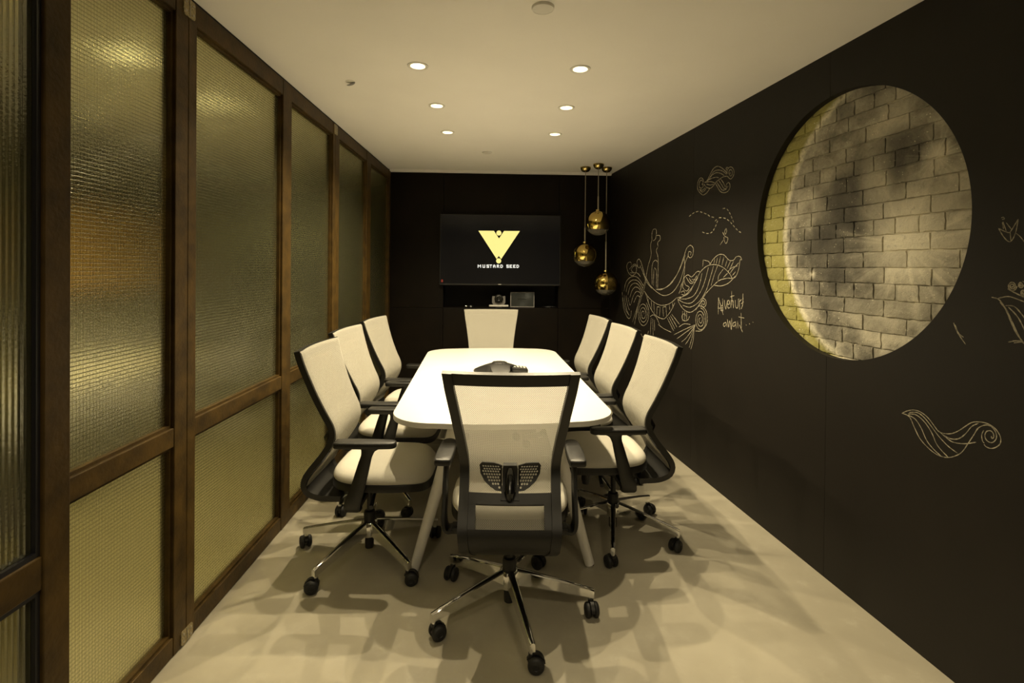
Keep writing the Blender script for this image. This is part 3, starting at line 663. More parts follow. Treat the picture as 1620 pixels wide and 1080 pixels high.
# little dark microphone puck and a cable
t = thing('microphone_puck', 'small dark puck with a silver end on the niche shelf, left of the camera', 'microphone', niche(743, 0.05), RZB)
build(MB().lathe([(0.040, 0.0), (0.044, 0.006), (0.038, 0.022), (0.02, 0.030), (0.0, 0.031)], 26, T=Matrix.Translation((0.012, 0, 0))), 'body', 'gloss_black', t)
build(MB().lathe([(0.0, -0.012), (0.011, -0.011), (0.013, 0.0), (0.011, 0.011), (0.0, 0.012)], 18, T=Matrix.Translation((-0.036, -0.012, 0.014)) @ Matrix.Rotation(pi/2, 4, 'Y')), 'silver_end', 'chrome', t)
pts = catmull([(0.09*cos(a)*(1-0.08*k), 0.05*sin(a)*(1-0.06*k), 0.005+0.003*(k % 3)) for k, a in enumerate([i*pi/4 for i in range(18)])], 4)
o = build(MB().tube(pts, 0.0042, 8), 'loose_cable', 'rubber', None, loc=niche(868, 0.08), rz=RZB); tag(o, 'coil of dark cable on the niche shelf, right of the tablet', 'cable')

# ================================================================== CONFERENCE TABLE
TZ = 0.75; TL, TW = 2.25, 1.075; TTH = 0.026
TROT = R(4.0)                                   # long axis leans to the partition
tab = thing('conference_table', 'long white conference table with rounded corners and splayed round legs', 'table', (-0.098, 3.452, 0), TROT)
hx_, hy_ = TW/2, TL/2
def bowed(hx, hy, r=0.21, bow=0.03):
    o = []
    def arc(cx, cy, a0, n=12):
        for k in range(n+1): a = R(a0 + 90*k/n); o.append((cx + r*cos(a), cy + r*sin(a)))
    arc(hx-r, hy-bow-r, 0)
    for k in range(1, 8): x = (hx-r)*(1-2*k/8); o.append((x, hy-bow+bow*(1-(x/(hx-r))**2)))
    arc(-hx+r, hy-bow-r, 90); arc(-hx+r, -hy+bow+r, 180)
    for k in range(1, 8): x = -(hx-r)*(1-2*k/8); o.append((x, -hy+bow-bow*(1-(x/(hx-r))**2)))
    arc(hx-r, -hy+bow+r, 270)
    return o
build(MB().prism(bowed(hx_, hy_), TZ-TTH, TZ, bev=0.0025), 'tabletop', 'table', tab, smooth=30)
lg = MB()
for sx in (-1, 1):
    for sy in (-1, 1):
        top = Vector((sx*0.225, sy*0.93, TZ-TTH-0.004)); bot = Vector((sx*0.425, sy*0.96, 0.012)); d = bot - top
        path = [top + d*k/8 for k in range(9)]
        build(MB().tube(path, lambda t_: 0.034 - 0.011*t_, 20, up=(0, 1, 0)), 'leg', 'white_metal', tab)
        build(MB().lathe([(0.020, 0.0), (0.021, 0.010), (0.017, 0.014)], 18, T=Matrix.Translation((bot.x, bot.y, 0))), 'foot', 'chrome', tab)
mb = MB()
for sx in (-1, 1): mb.box(sx*0.225-0.02, sx*0.225+0.02, -0.95, 0.95, TZ-TTH-0.045, TZ-TTH-0.0005, bev=0.002)
for sy in (-0.93, 0.93, 0.0): mb.box(-0.21, 0.21, sy-0.02, sy+0.02, TZ-TTH-0.045, TZ-TTH-0.0005, bev=0.002)
build(mb, 'underframe', 'white_metal', tab, smooth=0)

# ---- conference phone
r = ray(790, 592); k_ = (TZ-EYE)/r.z; pp = Vector((r.x*k_, r.y*k_, TZ))
ph = thing('conference_phone', 'dark conference phone with curved arms and keypad on the white table', 'phone', (pp.x, pp.y + 0.02, TZ+0.001), R(6))
nA = 60; rings = []; v = []; f = []
prof = [(1.0, 0.004), (1.0, 0.012), (0.95, 0.026), (0.80, 0.044), (0.60, 0.057), (0.38, 0.066), (0.15, 0.070)]
for rr_, z in prof:
    for i in range(nA):
        a = 2*pi*i/nA
        lobe = 0.5 + 0.5*cos(3*(a - R(270))); R0 = 0.085 + 0.105*lobe**1.3
        zz = z if rr_ > 0.99 else 0.014 + 0.066*max(0.0, 1 - (R0*rr_/0.195)**1.5)
        v.append((R0*rr_*cos(a), R0*rr_*sin(a), zz))
for j in range(len(prof)-1):
    for i in range(nA): l = (i+1) % nA; f.append((j*nA+i, j*nA+l, (j+1)*nA+l, (j+1)*nA+i))
f.append(tuple(range(nA))[::-1]); f.append(tuple((len(prof)-1)*nA+i for i in range(nA)))
link('body', mk_mesh('body', v, f, None, 50), 'black', ph)
build(MB().lathe([(0.056, 0.060), (0.052, 0.073), (0.036, 0.080), (0.0, 0.083)], 30), 'speaker_dome', 'black', ph)
mb = MB()
for i in range(10):
    a = 2*pi*i/10; mb.box(0.014, 0.036, -0.0016, 0.0016, 0.0800, 0.0850, T=Matrix.Rotation(a, 4, 'Z') @ Matrix.Rotation(R(9), 4, 'Y'))
build(mb, 'grille_ribs', 'black', ph, smooth=0)
kp = build(MB().box(0.075, 0.185, -0.055, 0.055, 0.010, 0.040, bev=0.010, T=Matrix.Rotation(R(7), 4, 'Y') @ Matrix.Translation((-0.002, 0, 0.020))), 'keypad', 'black', ph)
for i in range(4):
    for j in range(3):
        build(MB().box(0.088+i*0.022, 0.102+i*0.022, -0.034+j*0.026, -0.016+j*0.026, 0.040, 0.044, bev=0.0012, T=Matrix.Rotation(R(7), 4, 'Y') @ Matrix.Translation((-0.002, 0, 0.020))), 'key', 'keys', kp, smooth=0)
build(MB().box(-0.045, 0.045, -0.135, -0.085, 0.030, 0.036, bev=0.002, T=Matrix.Rotation(R(14), 4, 'X') @ Matrix.Translation((0, 0, 0.024))), 'display', 'tablet_screen', ph, smooth=0)

# ================================================================== OFFICE CHAIRS (local: +y forward, z up, origin on the floor under the column)
PATH = catmull([(-0.252, 1.068), (-0.234, 1.00), (-0.193, 0.88), (-0.150, 0.78), (-0.118, 0.715), (-0.108, 0.665), (-0.122, 0.615), (-0.160, 0.555), (-0.205, 0.500), (-0.236, 0.455), (-0.243, 0.420), (-0.222, 0.388), (-0.175, 0.368), (-0.100, 0.362)], 6)
arc = [0.0]
for a, b in zip(PATH, PATH[1:]): arc.append(arc[-1] + (b-a).length)
LTOT = arc[-1]
HW = [(0.355, 0.135), (0.372, 0.165), (0.40, 0.188), (0.45, 0.197), (0.55, 0.198), (0.66, 0.200), (0.72, 0.204), (0.80, 0.214), (0.90, 0.230), (1.0, 0.248), (1.07, 0.258)]
LUMB = 5*6          # index where z starts to fall towards the bulge
def bpt(l):
    l = max(0, min(LTOT, l))
    for i in range(len(arc)-1):
        if l <= arc[i+1]: k = (l-arc[i])/(arc[i+1]-arc[i]); p = PATH[i].lerp(PATH[i+1], k); t = (PATH[i+1]-PATH[i]).normalized(); return p, Vector((t.y*-1, t.x))*1.0, t
    return PATH[-1], Vector((1, 0)), Vector((1, 0))
def surf(u, l, off=0.0):
    # u in -1..1 across, l along the profile; off > 0 is towards the sitter
    p, n, t = bpt(l); n = Vector((-t.y, t.x)); 
    if l < arc[-1]*0.75 and n.x < 0: n = -n
    hw = interp(HW, p.y); con = 0.030*(1-u*u)*min(1.0, max(0.0, (p.y-0.40)/0.35))
    return Vector((u*hw, p.x - con, p.y)) + Vector((0, n.x*off, n.y*off)), hw
def l_at(z):         # profile length at height z on the upper part
    for i in range(len(PATH)-1):
        if PATH[i+1].y <= z: k = (PATH[i].y - z)/(PATH[i].y - PATH[i+1].y); return arc[i] + k*(arc[i+1]-arc[i])
    return LTOT
def band(u0, u1, l0, l1, nu, nl, t0, t1, mb):
    # solid slab on the back surface between u0(l)..u1(l), l0..l1 and offsets t0..t1
    v = []; f = []
    fu0 = u0 if callable(u0) else (lambda l: u0); fu1 = u1 if callable(u1) else (lambda l: u1)
    for side in (t0, t1):
        for j in range(nl+1):
            l = l0 + (l1-l0)*j/nl
            for i in range(nu+1): u = fu0(l) + (fu1(l)-fu0(l))*i/nu; v.append(surf(u, l, side)[0])
    W = nu+1; Hh = nl+1; K = W*Hh
    for j in range(nl):
        for i in range(nu): a = j*W+i; f.append((a, a+1, a+W+1, a+W)); f.append((K+a, K+a+W, K+a+W+1, K+a+1))
    for j in range(nl):
        for c in (0, nu): a = j*W+c; b = a+W; f.append((a, b, K+b, K+a) if c == 0 else (a, K+a, K+b, b))
    for i in range(nu):
        for c in (0, nl): a = c*W+i; b = a+1; f.append((a, K+a, K+b, b) if c == 0 else (a, b, K+b, K+a))
    mb.add(v, f)
lTOPB = 0.046; lPAN = l_at(0.565); lW0 = l_at(0.529); lW1 = l_at(0.460); lEND = LTOT
def uin(w): return lambda l: 1.0 - w/surf(1, l)[1]
mb = MB()
U1 = uin(0.037)
band(U1, 1.0, 0.0, lEND, 3, 60, -0.030, -0.003, mb); band(-1.0, lambda l: -U1(l), 0.0, lEND, 3, 60, -0.030, -0.003, mb)
band(lambda l: -U1(l), U1, 0.0, lTOPB, 16, 4, -0.026, -0.003, mb)
band(lambda l: -U1(l), U1, lPAN, lW0, 16, 3, -0.022, -0.004, mb)
band(lambda l: -U1(l), U1, lW1, lEND, 16, 14, -0.026, -0.004, mb)
Uw = lambda l: 0.132/surf(1, l)[1]
band(Uw, U1, lW0, lW1, 4, 8, -0.022, -0.004, mb); band(lambda l: -U1(l), lambda l: -Uw(l), lW0, lW1, 4, 8, -0.022, -0.004, mb)
CH = {}
CH['backrest_frame'] = (mb.mesh('backrest_frame', 50), 'black')
# cream mesh stretched over the front
nu, nl = 20, 70; v = []; f = []; uv = []
for j in range(nl+1):
    l = 0.004 + (l_at(0.425) - 0.004)*j/nl
    for i in range(nu+1):
        u = (-1 + 2*i/nu); edge = 0.0 if 0 < i < nu else 1
        p, hw = surf(u*0.992, l, 0.011 - (0.008 if edge else 0) - (0.005 if j in (0, nl) else 0)); v.append(p); uv.append((u*hw, l))
for j in range(nl):
    for i in range(nu): a = j*(nu+1)+i; f.append((a, a+1, a+nu+2, a+nu+1))
CH['back_mesh'] = (mk_mesh('back_mesh', v, f, uv, 60), 'mesh')
# lumbar support behind the mesh
def lum(x, z, off):   # on the back surface
    l = l_at(z); hw = surf(1, l)[1]; return surf(x/hw, l, off)[0]
mb = MB()
cols_ = [[(-0.026, 0.682), (0.026, 0.682)], [(-0.030, 0.66), (0.030, 0.66)], [(-0.030, 0.60), (0.030, 0.60)], [(-0.036, 0.54), (0.036, 0.54)]]
v = [lum(x, z, o_) for o_ in (-0.030, -0.008) for rw in cols_ for x, z in rw]; f = []
for j in range(3): a = j*2; f += [(a, a+2, a+3, a+1), (8+a, 8+a+1, 8+a+3, 8+a+2), (a, 8+a, 8+a+2, a+2), (a+1, a+3, 8+a+3, 8+a+1)]
f += [(0, 1, 9, 8), (6, 14, 15, 7)]
mb.add(v, f)
CH['lumbar_support'] = (mb.mesh('lumbar_support', 30), 'black')
def wing(sg):
    out = [(0.032, 0.674), (0.062, 0.686), (0.112, 0.687), (0.122, 0.672), (0.118, 0.634), (0.102, 0.606), (0.078, 0.586), (0.056, 0.574), (0.032, 0.572)]
    holes = []
    def inside(x, z):
        c = False; n = len(out)
        for i in range(n):
            (x1, y1), (x2, y2) = out[i], out[(i+1) % n]
            if (y1 > z) != (y2 > z) and x < (x2-x1)*(z-y1)/(y2-y1)+x1: c = not c
        return c
    for i in range(8):
        for j in range(9):
            x = 0.0420 + i*0.0100 + (0.0050 if j % 2 else 0); z = 0.584 + j*0.0118
            w, h = 0.0036, 0.0044
            if all(inside(x+a, z+b) for a in (-w-0.005, w+0.005) for b in (-h-0.005, h+0.005)): holes.append([(x-w, z-h*0.5), (x-w*0.5, z-h), (x+w, z-h*0.6), (x+w, z+h*0.5), (x+w*0.5, z+h), (x-w, z+h*0.6)])
    m_ = MB().plate(out, holes, 0, 1)
    for q in m_.v:
        p = lum(sg*q.x, q.y, -0.020 + 0.006*q.z); q.x, q.y, q.z = p
    return m_.mesh('lumbar_wing', 30)
CH['wing+'] = (wing(1), 'black'); CH['wing-'] = (wing(-1), 'black')
p0 = lum(0, 0.635, -0.030); p1 = lum(0, 0.585, -0.045)
CH['knob'] = (MB().sweep([lum(0, 0.655, -0.030), lum(0, 0.630, -0.043), lum(0, 0.600, -0.050), lum(0, 0.562, -0.048), lum(0, 0.545, -0.030)], lambda i, t_: [(w*cos(2*pi*k/12), 0.9*w*sin(2*pi*k/12)) for w in [(0.013, 0.019, 0.023, 0.026, 0.018)[i]] for k in range(12)], up=(1, 0, 0)).mesh('knob'), 'gloss_black')
# seat: pad and pan
def pad(z_edge_top, crown, z_low, sc_=1.0, low_sc=0.98, name='seat_cushion', e=3.4):
    n = 56; v = []; f = []; cy = 0.090; hx, hy = 0.250*sc_, 0.238*sc_
    def rim(s):
        o = []
        for k in range(n):
            a = 2*pi*k/n; ca, sa = cos(a), sin(a)
            o.append((hx*s*math.copysign(abs(ca)**(2/e), ca)*(1.0 if sa > 0 else 1 - 0.05*abs(sa)), cy + hy*s*math.copysign(abs(sa)**(2/e), sa)))
        return o
    def drop(y):              # waterfall front
        t_ = max(0, (y - 0.20)/0.14); return -0.030*t_*t_
    rings = [(low_sc, z_low), (1.0, z_low + 0.010), (1.0, z_edge_top - 0.010), (0.985, z_edge_top), (0.94, z_edge_top + crown*0.45), (0.80, z_edge_top + crown*0.85), (0.55, z_edge_top + crown), (0.28, z_edge_top + crown*0.92)]
    for s, z in rings:
        for x, y in rim(s): v.append((x, y, z + drop(y)))
    for j in range(len(rings)-1):
        for i in range(n): l = (i+1) % n; f.append((j*n+i, j*n+l, (j+1)*n+l, (j+1)*n+i))
    f.append(tuple(range(n))[::-1])
    v.append((0, cy, z_edge_top + crown*0.9)); k = len(v)-1; j = (len(rings)-1)*n
    for i in range(n): f.append((j+i, j+(i+1) % n, k))
    return mk_mesh(name, v, f, None, 50)
CH['seat_cushion'] = (pad(0.478, 0.030, 0.452), 'fabric')
CH['seat_pan'] = (pad(0.455, 0.002, 0.412, 1.012, 0.86, 'seat_pan'), 'black')
# arms
def arm(sg):
    mb = MB(); xo = 0.278*sg
    path = catmull([(0.235*sg, -0.005, 0.350), (0.266*sg, -0.008, 0.350), (xo, -0.002, 0.385), (xo, 0.022, 0.46), (xo, 0.046, 0.55), (xo, 0.062, 0.61), (xo, 0.068, 0.642)], 4)
    def sec(i, t_):
        w = interp([(0, 0.036), (0.3, 0.037), (0.55, 0.030), (0.8, 0.024), (0.9, 0.030), (1.0, 0.052)], t_); d = 0.011
        return [(-d, -w*0.7), (-d*0.5, -w), (d*0.5, -w), (d, -w*0.7), (d, w*0.7), (d*0.5, w), (-d*0.5, w), (-d, w*0.7)]
    v = []; f = []
    n = len(path)
    for i, p in enumerate(path):
        t = (path[min(i+1, n-1)] - path[max(i-1, 0)]).normalized(); wide = Vector((0, 1, 0)); wide = (wide - t*wide.dot(t)).normalized(); th_ = wide.cross(t)
        for a, b in sec(i, i/(n-1)): v.append(p + th_*a + wide*b)
    for i in range(n-1):
        for j in range(8): l = (j+1) % 8; f.append((i*8+j, i*8+l, (i+1)*8+l, (i+1)*8+j))
    f.append(tuple(range(8))[::-1]); f.append(tuple((n-1)*8+j for j in range(8)))
    mb.add(v, f)
    mb.box(min(0.10*sg, 0.245*sg), max(0.10*sg, 0.245*sg), -0.040, 0.022, 0.340, 0.366, bev=0.004)
    return mb.mesh('arm_post', 45)
def armpad(sg):
    o = catmull([(0.278*sg + a*0.001, 0.020 + b*0.001) for a, b in ((-35, -92), (-38, -30), (-37, 60), (-30, 148), (-12, 172), (12, 172), (30, 148), (37, 60), (38, -30), (35, -92), (20, -104), (-20, -104))], 4, True)
    return MB().prism([(q.x, q.y) for q in o], 0.640, 0.668, bev=0.007).mesh('arm_pad', 50)
for k_, sg in (('+', 1), ('-', -1)): CH['arm_post'+k_] = (arm(sg), 'black'); CH['arm_pad'+k_] = (armpad(sg), 'black')
CH['tilt_mechanism'] = (MB().box(-0.085, 0.085, -0.115, 0.15, 0.352, 0.412, bev=0.014).box(-0.060, 0.060, 0.10, 0.20, 0.362, 0.400, bev=0.010).box(-0.10, 0.10, -0.125, -0.060, 0.345, 0.380, bev=0.006).lathe([(0.036, 0.325), (0.044, 0.345), (0.044, 0.36)], 20).mesh('tilt_mechanism', 40), 'black')
CH['lever'] = (MB().tube(catmull([(0.08, 0.06, 0.375), (0.16, 0.065, 0.372), (0.215, 0.07, 0.358), (0.245, 0.072, 0.352)], 4), lambda t_: 0.006 + 0.004*t_, 10).mesh('lever'), 'black')
CH['lever-'] = (MB().tube(catmull([(-0.08, 0.10, 0.378), (-0.15, 0.11, 0.37), (-0.21, 0.115, 0.352)], 4), lambda t_: 0.006 + 0.005*t_, 10).mesh('lever'), 'black')
CH['tension_knob'] = (MB().lathe([(0.0, 0.0), (0.022, 0.002), (0.024, 0.05), (0.018, 0.075), (0.0, 0.077)], 16, T=Matrix.Translation((-0.05, 0.165, 0.375)) @ Matrix.Rotation(R(180), 4, 'X')).mesh('tension_knob'), 'black')
CH['gas_column'] = (MB().lathe([(0.0, 0.040), (0.021, 0.040), (0.022, 0.045), (0.022, 0.11), (0.029, 0.112), (0.029, 0.215), (0.026, 0.225), (0.015, 0.228), (0.015, 0.335)], 24).mesh('gas_column'), 'black')
CH['hub'] = (MB().lathe([(0.024, 0.105), (0.040, 0.105), (0.043, 0.115), (0.041, 0.170), (0.036, 0.178), (0.030, 0.180)], 28).mesh('hub'), 'chrome')
# one leg along +x
LR = 0.345
def legmesh():
    st = [(0.028, 0.180, 0.064, 0.0150, 0.0165), (0.10, 0.167, 0.056, 0.0140, 0.0155), (0.20, 0.146, 0.047, 0.0125, 0.0140), (0.30, 0.123, 0.039, 0.0112, 0.0125), (LR, 0.112, 0.035, 0.0105, 0.0115), (LR+0.013, 0.108, 0.032, 0.0095, 0.0105)]
    v = []; f = []
    for x, zt, h, wt, wb in st:
        for y, z in ((-wb, zt-h), (-wt, zt-0.006), (-wt+0.003, zt-0.002), (-wt*0.3, zt), (wt*0.3, zt), (wt-0.003, zt-0.002), (wt, zt-0.006), (wb, zt-h)): v.append((x, y, z))
    for i in range(len(st)-1):
        for j in range(8): l = (j+1) % 8; f.append((i*8+j, i*8+l, (i+1)*8+l, (i+1)*8+j))
    f.append(tuple(range(8))[::-1]); f.append(tuple((len(st)-1)*8+j for j in range(8)))
    m_ = MB().add(v, f); m_.lathe([(0.010, 0.062), (0.010, 0.092)], 14, T=Matrix.Translation((LR, 0, 0)))
    return m_.mesh('leg', 28)
CH['leg'] = (legmesh(), 'chrome')
WR = 0.0305
CH['caster'] = (MB().lathe([(0.0, -0.005), (0.022, -0.004), (0.022, 0.004), (0.0, 0.005)], 18, T=Matrix.Translation((-0.016, 0, WR)) @ Matrix.Rotation(pi/2, 4, 'X')).lathe([(0.011, 0.030), (0.012, 0.066), (0.0, 0.067)], 14).sweep([(0.016, 0, 0.044), (0.0, 0, 0.064), (-0.024, 0, 0.063), (-0.044, 0, 0.046), (-0.048, 0, 0.032)], lambda i, t_: [(-0.0075, -0.002), (0.0075, -0.002), (0.0075, 0.002), (-0.0075, 0.002)], up=(0, 0, 1)).mesh('caster'), 'black')
def wheel(sg): return MB().lathe([(0.0, 0.0065), (0.010, 0.0065), (WR-0.005, 0.008), (WR, 0.012), (WR, 0.020), (WR-0.003, 0.0255), (WR-0.009, 0.0285), (0.011, 0.0300), (0.009, 0.028), (0.0, 0.028)], 26, T=Matrix.Translation((-0.016, 0, WR)) @ Matrix.Rotation(sg*pi/2, 4, 'X')).mesh('wheel', 35)
CH['wheel+'] = (wheel(1), 'rubber'); CH['wheel-'] = (wheel(-1), 'rubber')

def chair(x, y, rz, base, label, seed=0, lift=0.0):
    rg = random.Random(seed)
    t = thing('office_chair', label, 'chair', (x, y, 0), R(rz), 'white mesh office chairs around the table')
    def part(key, name, parent=t, loc=(0, 0, 0), r=0.0): return link(name, CH[key][0], CH[key][1], parent, loc, r)
    up = (0, 0, lift)
    part('backrest_frame', 'backrest_frame', loc=up)
    part('back_mesh', 'back_mesh', loc=up)
    l_ = part('lumbar_support', 'lumbar_support', loc=up); part('wing+', 'lumbar_wing', l_); part('wing-', 'lumbar_wing', l_); part('knob', 'lumbar_knob', l_)
    part('seat_cushion', 'seat_cushion', loc=up); part('seat_pan', 'seat_pan', loc=up)
    for k in '+-': a = part('arm_post'+k, 'arm_post', loc=up); part('arm_pad'+k, 'arm_pad', a)
    m_ = part('tilt_mechanism', 'tilt_mechanism', loc=up); part('lever', 'lever', m_); part('lever-', 'lever', m_); part('tension_knob', 'tension_knob', m_)
    part('gas_column', 'gas_column'); part('hub', 'hub')
    for k in range(5):
        a = R(base - rz + 72*k)
        part('leg', 'leg', r=a)
        c = part('caster', 'caster', loc=(LR*cos(a), LR*sin(a), 0), r=a + rg.uniform(-2.5, 2.5))
        part('wheel+', 'wheel', c); part('wheel-', 'wheel', c)
    return t
chair(0.0, 2.195, 0, -76, 'white mesh office chair at the near end of the table, seen from behind', 1)
chair(-0.708, 2.61, -90, 171, 'white mesh office chair by the glazed partition, nearest the camera', 2)
chair(-0.785, 3.28, -92, 18, 'middle white mesh office chair of the three by the glazed partition', 3)
chair(-0.785, 3.93, -94, 18, 'white mesh office chair by the glazed partition, farthest from the camera', 4)
chair(0.568, 2.845, 94, 259, 'white mesh office chair by the chalkboard wall, nearest the camera', 5)
chair(0.518, 3.52, 97, 287, 'middle white mesh office chair of the three by the chalkboard wall', 6)
chair(0.458, 4.18, 98, 250, 'white mesh office chair by the chalkboard wall, farthest from the camera', 7)
chair(-0.18, 4.645, 180+3, 20, 'white mesh office chair at the far end of the table, facing the camera', 8)

# ================================================================== CHALK DRAWINGS ON THE BLACK WALL
def spiral(cx, cy, rx_, ry_, turns=2.6, start=0.0, sgn=1):
    n = int(turns*10)
    return [(cx + rx_*(1 - k/n*0.86)*cos(start + sgn*2*pi*turns*k/n), cy + ry_*(1 - k/n*0.86)*sin(start + sgn*2*pi*turns*k/n)) for k in range(n+1)]
def chalk(name, label, strokes, ox, oy, sc_, width=0.0042, dash=False, seed=1, cat='chalk drawing', parts=None):
    rg = random.Random(seed); v = []; f = []; ends = []
    def ribbon(pts, w):
        P = [on_right(ox + q[0]/sc_, oy + q[1]/sc_, 0.0) for q in pts]
        S = [(rs_of(p), p.z) for p in P]; n = len(S); k = len(v)
        for i, (s, z) in enumerate(S):
            a = S[max(i-1, 0)]; b = S[min(i+1, n-1)]; d = Vector((b[0]-a[0], b[1]-a[1]))
            if d.length < 1e-6: d = Vector((1, 0))
            d.normalize(); ww = w*0.5*rg.uniform(0.75, 1.25)*(0.55 if i in (0, n-1) else 1)
            for sg in (-1, 1):
                q = Vector((RX0, 0, 0)) + RDIR*(s - sg*d.y*ww) + UP*(z + sg*d.x*ww)
                v.append(q + RNRM*0.0002); v.append(q + RNRM*0.0009)
        for i in range(n-1):
            a = k + i*4; b = a + 4
            f.extend([(a+1, a+3, b+3, b+1), (a, b, b+2, a+2), (a, a+1, b+1, b), (a+2, b+2, b+3, a+3)])
        ends.append(len(v))
        f.extend([(k, k+2, k+3, k+1), (k+(n-1)*4, k+(n-1)*4+1, k+(n-1)*4+3, k+(n-1)*4+2)])
    for st in strokes:
        st = [Vector((q[0], q[1])) for q in st]
        c = catmull(st, 5) if len(st) > 2 else [st[0].lerp(st[1], k/3) for k in range(4)]
        if not dash: ribbon(c, width)
        else:
            acc = 0.0; seg = [c[0]]; on = True; lens = (3.6*sc_, 2.7*sc_)
            fine = []
            for a, b in zip(c, c[1:]): fine += [a.lerp(b, k/6) for k in range(6)]
            fine.append(c[-1]); seg = [fine[0]]
            for a, b in zip(fine, fine[1:]):
                acc += (b-a).length
                if on: seg.append(b)
                if acc > (lens[0] if on else lens[1]):
                    if on and len(seg) > 1: ribbon(seg, width)
                    on = not on; acc = 0.0; seg = [b]
    if dash or parts:
        root = thing(name, label, cat, tuple(v[0]), 0, 'chalk drawings on the black wall'); k = 0
        while k < len(v):
            e = k; fs = [q for q in f if min(q) == k]
            e = ends.pop(0); sub = [p - v[0] for p in v[k:e]]
            link(parts or 'dash', mk_mesh(parts or 'dash', sub, [tuple(i - k for i in q) for q in f if k <= min(q) and max(q) < e], None, 0), 'chalk', root); k = e
        return root
    me = mk_mesh(name, v, f, None, 0)
    return tag(link(name, me, 'chalk'), label, cat, 'chalk drawings on the black wall')
Z6 = (1060, 240, 6.75)
chalk('chalk_wave', 'chalk swirl of curling wave bands drawn above the dashed trail', [
 [(365,330),(350,290),(330,278),(308,300),(293,350),(300,410),(340,455),(365,458),(400,430),(425,390)], [(352,345),(345,310),(328,305),(312,340),(315,375),(335,390),(355,370),(350,350),(338,345)],
 [(320,410),(345,430),(370,415),(388,385)], [(310,400),(350,410),(372,385)], [(370,330),(400,300),(430,240),(465,180),(505,155),(550,170),(590,205),(612,235)],
 [(385,325),(430,270),(465,215),(510,195),(560,205),(605,240)], [(400,320),(440,260),(490,225),(540,230),(580,255)], [(370,330),(430,290),(490,272),(520,278)], [(380,328),(430,318),(475,330)],
 [(365,345),(385,375),(430,390),(465,360),(490,325),(540,285),(570,268),(610,262),(635,288)], [(390,345),(430,355),(465,345)],
 [(612,235),(610,200),(635,165),(665,168),(684,205),(680,250),(655,288),(635,285),(615,260)], [(630,240),(632,205),(650,190),(666,210),(662,245),(645,260),(638,240),(648,222)], [(612,200),(600,180),(610,165),(620,175)],
 [(485,335),(510,380),(540,425),(580,437),(620,420),(640,380),(638,345),(625,328),(605,345),(600,370),(612,380),(622,365)], [(500,325),(530,370),(560,410),(600,400)], [(520,305),(550,350),(575,390),(605,392)], [(540,290),(570,330),(590,375)]], *Z6, seed=2)
chalk('chalk_trail', 'dashed chalk trail of crossing curves beside the round mural', [[(205,690),(250,655),(300,637),(350,650),(400,670),(430,690),(490,705)], [(525,703),(575,706),(625,732),(660,768),(700,815),(740,853),(770,863),(800,858)],
 [(565,606),(600,606),(630,640),(655,690),(680,755)], [(510,735),(485,800),(455,850),(430,868),(390,872),(350,858),(332,845)], [(500,722),(455,765)]], *Z6, width=0.0055, dash=True, seed=3)
chalk('chalk_bird', 'small chalk bird doodle under the dashed trail', [[(600,815),(585,850),(592,880),(606,850),(600,815)], [(563,858),(585,900),(618,918),(612,960),(596,978),(582,950),(575,910)], [(535,995),(575,935)], [(585,905),(612,915)]], *Z6, seed=4)
Z4 = (960, 340, 4.908)
